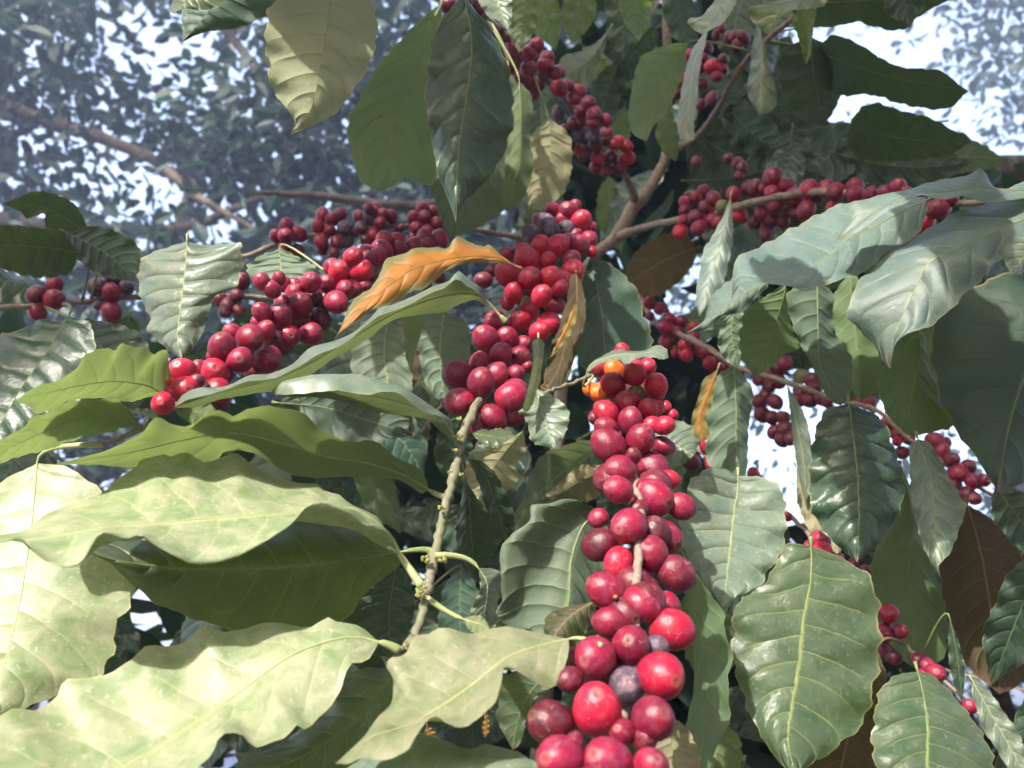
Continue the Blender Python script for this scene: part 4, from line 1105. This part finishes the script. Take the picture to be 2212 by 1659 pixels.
leaf('hero', 'b', 'U', rows=[("1235,1083 1190,1090 1153,1105 1148,1133 1108,1170 1101,1210 1098,1300 1072,1355", 0.02),
     ("1245,1080 1180,1090 1150,1095 1143,1130 1091,1172 1081,1239 1084,1297 1057,1357", -0.012),
     ("1280,1100 1230,1120 1190,1170 1150,1250 1125,1320", 0.004),
     ("1325,1125 1269,1125 1235,1205 1225,1314 1180,1400", 0.0),
     ("1320,1180 1300,1250 1290,1310 1240,1370", 0.006)], midi=3, A=None, M=None, B=None, d0=0.41, d1=0.38, wave=0.8, label='large shaded leaf with a rolled margin in the middle')
leaf('hero', 'n', 'T', "1262,1303 1212,1313 1182,1329 1174,1360", "1285,1299 1240,1325 1205,1362 1180,1410", "1280,1330 1262,1370 1225,1410", 0.35, 0.34, 0.01, 0.0, pet=(1330, 1290, 0.33))
leaf('mid', 'b', 'T', "1062,1228 1082,1240 1078,1290 1066,1338", "1034,1228 1052,1260 1050,1300 1042,1345", "1036,1248 1036,1275 1028,1292 1016,1328", 0.36, 0.35, 0.012, -0.005, pet=(940, 1200, 0.357), petw=0.0016)
leaf('mid', 'l', 'T', "1019,1330 1040,1331 1052,1345", "1000,1337 1030,1346 1057,1356", "1013,1360 1033,1370 1048,1366", 0.34, 0.33, 0.01, -0.01, pet=(922, 1292, 0.345), petw=0.0015)
leaf('left', 'o', 'T', "1080,548 1057,528 1047,533 1033,530 1016,523 989,511 975,523 965,537 934,533 896,537 866,550 835,560 826,575 821,590 801,621 763,649 746,684", "1112,574 1074,557 1020,553 968,560 900,578 860,603 814,639 770,680 728,724", "1071,568 1030,566 990,572 955,592 920,622 893,628 855,652 810,668 763,698", 0.50, 0.43, 0.012, 0.0, wave=1.2, label='orange yellow dying leaf with a green margin')
leaf('left', 'b', 'U', rows=[("1045,655 1030,630 1008,618 985,602 960,622 934,632 890,655 842,675 812,685 785,708 740,745 690,765 640,795 590,818 530,826 470,848 410,862", -0.018),
     ("1050,649 1037,619 1013,605 989,586 968,608 934,619 900,636 842,660 821,663 797,690 763,718 718,737 667,752 632,786 581,807 540,810 496,831 461,837 427,837 393,854", 0.0),
     ("1080,682 1040,640 990,635 920,650 850,678 790,712 720,755 650,795 570,825 480,846 376,880", 0.008),
     ("1047,660 1020,648 951,676 900,680 842,695 797,730 763,752 729,769 667,812 600,842 540,852 479,862 420,880", 0.02)], midi=2, A=None, M=None, B=None, d0=0.47, d1=0.345, wave=0.6, label='long wavy sage green leaf')
leaf('mid', 'b', 'U', rows=[("968,925 950,900 925,892 900,880 866,852 832,845 797,852 763,850 729,843 667,849 610,853", -0.022),
     ("978,925 972,905 934,878 900,854 866,834 832,827 780,807 729,807 684,807 649,813 608,824 592,838", -0.012),
     ("985,950 960,910 910,885 850,865 780,850 700,846 640,848 586,850", 0.004),
     ("982,956 951,930 920,905 866,897 797,888 740,868 680,858 620,856", 0.016)], midi=2, A=None, M=None, B=None, d0=0.41, d1=0.37, wave=0.5, label='grey green leaf with its margin rolled towards the viewer')
leaf('mid', 'y', 'U', "869,690 874,731 876,770", "884,668 880,720 888,804", "921,680 914,711 900,752", 0.56, 0.56, label='sunlit yellow patch of a leaf, made as a small leaf')  # lit patch on a leaf, built as its own yellow leaf
leaf('mid', 'b', 'U', "900,690 905,760 920,830", "960,670 950,760 960,880", "1010,700 1015,770 1000,850", 0.62, 0.60, wave=0.8)
leaf('mid', 'b', 'U', "780,700 760,760 770,840", "840,680 830,770 850,890", "880,720 890,790 885,860", 0.64, 0.60, wave=0.8)
leaf('mid', 'n', 'U', "840,700 810,750 820,810", "890,690 860,760 860,860", "930,720 920,790 890,840", 0.68, 0.66)
leaf('mid', 'd', 'U', "640,850 660,920 740,960", "600,870 700,880 800,910 900,940", "700,840 800,850 880,890", 0.60, 0.56)
leaf('left', 'b', 'U', "570,548 545,565 533,580 560,620", "604,534 606,570 610,610 625,655", "646,556 668,566 682,580 665,620", 0.54, 0.52)
# ---------------------------------------------------------------- leaves, left
leaf('fleft', 'b', 'T', "350,538 318,550 301,574 300,625 311,660 325,687 318,711 335,731 359,752", "404,522 402,560 396,620 388,680 383,731 392,778", "450,530 513,526 523,547 523,581 506,622 472,632 458,653 444,694 431,731 410,762", 0.46, 0.43, 0.02, 0.012, wave=0.8, label='broad blue green leaf shining under the sky')
leaf('fleft', 'd', 'T', "130,694 85,690 51,711 0,726 -60,790 -80,880", "147,684 103,759 51,830 0,916 -70,1010", "185,692 205,731 190,800 150,870 90,940 20,990", 0.54, 0.46, 0.02, 0.0, wave=1.0, pet=(137, 657, 0.60), label='dark ribbed leaf at the left edge')
leaf('fleft', 'd', 'T', "200,690 300,720 330,790 320,850", "150,690 210,740 270,810 300,880", "140,750 180,830 240,880", 0.60, 0.56, wave=1.0)
leaf('left', 'y', 'U', "362,766 342,759 332,766 308,749 287,749 260,743 253,754 215,754 185,766 164,796 130,820 85,832 62,844", "378,872 345,846 308,831 239,824 154,837 90,852 34,867", "362,852 325,856 291,867 253,866 205,860 144,867 120,883 75,893 66,878", 0.40, 0.345, -0.012, 0.02, wave=0.7, label='bright yellow green leaf with a reddish margin')
leaf('left', 'y', 'U', "267,872 222,861 144,868 103,892 68,902 51,923 7,947 -20,965", "312,932 250,905 170,905 90,935 20,968 -60,1000", "273,923 222,937 171,947 103,971 34,988 0,1001", 0.385, 0.33, -0.012, 0.02, wave=0.7, label='green leaf crossing the left edge below the bright one')
leaf('mid', 'y', 'U', rows=[("917,1025 893,1005 859,991 832,967 797,950 763,954 708,936 680,916 660,892 615,885 578,875 540,882 506,899 479,885 451,892 410,919 373,916 342,902 318,919 301,940 230,972 170,990", -0.016),
     ("926,1058 870,1025 790,1000 700,985 600,955 500,935 400,950 280,978 112,1004", 0.0),
     ("910,1066 883,1048 849,1034 780,1031 700,1031 649,1031 622,1021 581,1002 547,978 489,975 461,1000 380,1010 290,1010 200,1004", 0.022)], midi=1, A=None, M=None, B=None, d0=0.405, d1=0.335, wave=0.6, pet=(972, 1075, 0.385), label='long green leaf with scalloped upper margin')
leaf('left', 'b', 'T', "300,882 328,886 345,903", "268,890 310,892 352,912", "300,900 330,905", 0.40, 0.38)
leaf('left', 'y', 'U', "400,882 440,868 466,884", "376,885 425,890 470,905", "395,905 425,918 450,912", 0.39, 0.38)
leaf('mid', 'l', 'T', rows=[("850,1165 828,1150 825,1123 790,1104 756,1087 729,1066 704,1063 684,1046 608,1036 561,1015 526,988 506,981 461,995 441,995 410,981 386,981 369,988 342,977 308,988 297,1008 246,1039 219,1066 113,1104 58,1143 0,1156", 0.045),
     ("858,1190 828,1140 760,1098 690,1100 600,1110 520,1115 430,1122 330,1132 220,1140 100,1160 -40,1174", 0.0),
     ("845,1160 815,1138 780,1134 760,1110 700,1085 665,1092 632,1130 581,1164 530,1191 489,1208 444,1215 410,1212 362,1191 328,1171 304,1152 273,1163 239,1150 222,1147 205,1162 188,1196 171,1218 147,1224 109,1215 68,1191 41,1165 10,1170", -0.030),
     ("840,1178 828,1182 797,1162 760,1145 700,1133 660,1128 628,1130 575,1160 525,1185 485,1200 444,1206 410,1203 365,1183 328,1166 304,1160 280,1170 245,1168 222,1175 205,1190 190,1205 171,1212 147,1216 109,1207 70,1186 41,1160 10,1168", -0.018)],
     midi=1, A=None, M=None, B=None, d0=0.365, d1=0.285, wave=0.25, pet=(912, 1266, 0.352), jit=0.6, label='very large sunlit dusty leaf across the left')
leaf('mid', 'g', 'T', "820,1130 700,1120 500,1120 300,1140 200,1170", "868,1192 760,1210 600,1225 420,1230 280,1215 182,1192", "860,1225 800,1270 740,1340 649,1358 560,1365 479,1355 410,1333 342,1306 297,1272 235,1215", 0.39, 0.35, 0.03, 0.02, wave=0.8, pet=(936, 1193, 0.36), petw=0.0018, label='leaf in deep shadow under the large sunlit one')
leaf('left', 'l', 'T', "-20,1060 -90,1180 -110,1330 -80,1450 -50,1520", "80,1000 74,1080 62,1180 45,1290 20,1400 -25,1565", "140,1008 205,1048 250,1130 285,1210 298,1272 262,1330 240,1412 220,1461 150,1490 60,1528", 0.40, 0.31, 0.01, 0.012, wave=0.8, label='upright dusty leaf cut by the left edge')
leaf('mid', 'l', 'T', "800,1370 773,1350 729,1343 708,1334 667,1355 598,1345 533,1355 482,1366 441,1352 410,1376 376,1396 325,1396 297,1406 260,1444 222,1461 164,1461 137,1478 120,1509 85,1529 34,1533 0,1547 -80,1600", "818,1387 756,1376 684,1393 615,1424 513,1499 417,1564 291,1646 150,1700 -120,1760", "794,1427 760,1432 745,1461 735,1495 701,1536 663,1577 643,1567 608,1594 554,1615 523,1588 492,1581 472,1598 458,1629 427,1655 300,1720 100,1790", 0.325, 0.235, 0.025, -0.022, wave=0.35, pet=(862, 1406, 0.328), jit=0.6, label='huge sunlit dusty leaf at the bottom left corner')
leaf('hero', 'l', 'T', "1139,1362 1081,1353 1026,1369 1002,1365 961,1357 927,1365 890,1382 879,1406 835,1434 849,1468 845,1519 818,1547 780,1598", "1228,1380 1150,1398 1088,1424 1020,1478 951,1526 876,1567 797,1594 724,1650", "1227,1417 1208,1464 1187,1487 1139,1463 1105,1443 1088,1441 1083,1478 1067,1519 1037,1550 996,1572 968,1564 934,1548 900,1588 876,1625 832,1641 780,1640 750,1650", 0.31, 0.262, 0.025, -0.015, wave=0.4, pet=(1300, 1395, 0.30), jit=0.6, label='large sunlit leaf at the bottom centre')
leaf('hero', 'b', 'T', "780,1640 850,1602 917,1584 968,1604 1020,1618 1054,1607 1105,1621 1156,1646", "640,1740 760,1690 900,1665 1050,1670 1250,1720", "760,1770 900,1780 1100,1780", 0.285, 0.27, 0.02, 0.0, wave=0.6)
leaf('mid', 'g', 'T', "845,1440 760,1450 690,1540 600,1610 520,1640", "880,1400 820,1500 740,1580 640,1640 500,1690", "880,1470 860,1560 800,1640 680,1700", 0.38, 0.34, 0.015, 0.0)
leaf('mid', 'd', 'T', "763,1283 736,1335 760,1400", "856,1222 848,1270 840,1330 844,1420", "879,1239 896,1297 884,1365", 0.44, 0.44, 0.0, 0.0)
leaf('hero', 'g', 'U', "1088,1461 1078,1519 1071,1547 1090,1588", "1200,1440 1150,1490 1120,1550 1108,1622", "1220,1470 1166,1500 1142,1540 1126,1600", 0.36, 0.35)
leaf('mid', 'o', 'U', "915,1590 920,1602", "922,1565 926,1585 934,1606", "940,1580 942,1592", 0.33, 0.33)
leaf('mid', 'o', 'U', "1041,1570 1043,1585", "1049,1535 1050,1565 1048,1594", "1057,1555 1056,1580", 0.36, 0.36)
# buds at the joints of the bare stem
def bud(bk, x, y, d, r):
    b = BR[bk]
    c = P(x, y, d)
    V, F = [], []
    rnd = random.Random(int(x * 7 + y))
    for k in range(6):
        dr = Vector((rnd.uniform(-1, 1), rnd.uniform(-1, .3), rnd.uniform(-.6, 1))).normalized()
        p0 = c + dr * r * 0.2
        p1 = c + dr * r * rnd.uniform(0.9, 1.5)
        path = [p0.lerp(p1, t) for t in (0, .25, .55, .85, 1.0)]
        tube_geo([p - c for p in path], [r * a for a in (.25, .42, .45, .28, .05)], 7, True, V, F)
    link('bud', mkmesh('bud', V, F), BUD, b.root, c - b.root.location)


for a in ((919, 1208, 0.352, 0.0022), (958, 1213, 0.352, 0.0022), (909, 1284, 0.342, 0.0024), (916, 1273, 0.340, 0.0015), (992, 910, 0.415, 0.002), (986, 948, 0.405, 0.0024), (982, 975, 0.40, 0.0018), (972, 1022, 0.392, 0.0014), (997, 1026, 0.39, 0.0013), (953, 1098, 0.372, 0.0018), (880, 1392, 0.325, 0.0012)):
    bud('mid', *a)

# ---------------------------------------------------------------- background leaves of the bush
GAPS = [(990, 668, 24), (540, 570, 14), (1890, 110, 105), (1990, 80, 60), (1820, 275, 45), (1580, 260, 10), (1605, 820, 15), (1690, 985, 85), (1655, 925, 50), (1710, 1060, 28), (1735, 830, 14), (1740, 865, 30), (1900, 940, 18),
        (1990, 940, 28), (2078, 985, 26), (1955, 1015, 14), (2170, 1075, 35), (2110, 1280, 0), (2105, 1440, 25), (2160, 1500, 35), (190, 970, 55), (230, 1010, 30), (1215, 85, 8), (1330, 60, 10), (1510, 600, 12), (1490, 650, 9), (160, 560, 60), (260, 600, 45), (30, 560, 30), (20, 590, 25), (430, 730, 10), (520, 580, 14), (1405, 110, 8), (1240, 420, 9)]


def ingreen(x, y):
    if y > 700: return True
    if x < 950: return y > 640 + (0 if x < 450 else -20)
    if x < 1130: return y > 430 or x > 1110
    if x > 1850: return y > 360 or (x < 1850 and y > 200)
    return x > 1100


rb = random.Random(99)
KEEP = []
for k_ in ('upc', 'diag', 'upr', 'rup', 'bleft', 'fleft', 'lowr', 'trunk'):
    KEEP += [(1106 + FPX * (p - CAM).dot(RGT) / (p - CAM).dot(FWD), 829.5 - FPX * (p - CAM).dot(UPV) / (p - CAM).dot(FWD), (p - CAM).dot(FWD)) for p in BR[k_].fine[::3]]


def bank(n, dlo, dhi, wl, wh, keys, mats, sides='TTU'):
    made = tries = 0
    while made < n and tries < n * 60:
        tries += 1
        bx, by = rb.uniform(-60, 2260), rb.uniform(-80, 1700)
        d = rb.uniform(dlo, dhi)
        L = rb.uniform(0.10, 0.15) * FPX / d
        ang = math.radians(rb.gauss(90, 42))
        L *= rb.uniform(0.6, 1.0)
        tx, ty = bx + math.cos(ang) * L, by + math.sin(ang) * L
        w_ = rb.uniform(wl, wh) * FPX / d
        ok = True
        for k in range(7):
            f = k / 6
            x, y = bx + (tx - bx) * f, by + (ty - by) * f
            ww = w_ * seg_profile(f)
            if not ingreen(x, y): ok = False; break
            if any(math.hypot(x - gx, y - gy) < gr + ww * 0.9 for gx, gy, gr in GAPS): ok = False; break
            if any(math.hypot(x - gx, y - gy) < 34 + ww and d < gd + 0.05 for gx, gy, gd in KEEP): ok = False; break
        if not ok: continue
        if tx < -80 or tx > 2300 or ty > 1900: continue
        cx, cy = (bx + tx) / 2, (by + ty) / 2
        bk = min(keys, key=lambda k: min(math.hypot(cx - p[0], cy - p[1]) for p in BR[k].px))
        if BR[bk].nleaf > 60: continue
        pleaf(bk, rb.choice(mats), rb.choice(sides), bx, by, tx, ty, w_, d, d + rb.uniform(-.05, .03), rb.uniform(-.25, .25), rb.uniform(-.025, .025))
        made += 1


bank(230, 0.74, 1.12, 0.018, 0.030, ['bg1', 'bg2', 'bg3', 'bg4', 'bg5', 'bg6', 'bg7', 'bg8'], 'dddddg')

# ---------------------------------------------------------------- the hazy air
import os
HZ = float(os.environ.get('HZ', '0.018'))
bv = [(x, y, z) for x in (-31, 31) for y in (-31, 31) for z in (-1.2, 8.5)]
bf = [(0, 1, 3, 2), (4, 6, 7, 5), (0, 4, 5, 1), (2, 3, 7, 6), (0, 2, 6, 4), (1, 5, 7, 3)]
if HZ > 0:
    hm = bpy.data.materials.new('haze')
    hm.use_nodes = True
    ht = hm.node_tree
    ht.nodes.clear()
    ho = ht.nodes.new('ShaderNodeOutputMaterial')
    hv = ht.nodes.new('ShaderNodeVolumePrincipled')
    hv.inputs['Color'].default_value = (0.50, 0.62, 1.0, 1)
    hv.inputs['Density'].default_value = HZ
    hv.inputs['Anisotropy'].default_value = 0.2
    ht.links.new(hv.outputs[0], ho.inputs['Volume'])
    tag(link('haze', mkmesh('haze', bv, bf, smooth=False), hm), 'thin bluish haze in the air under the trees', 'haze', None, 'stuff')
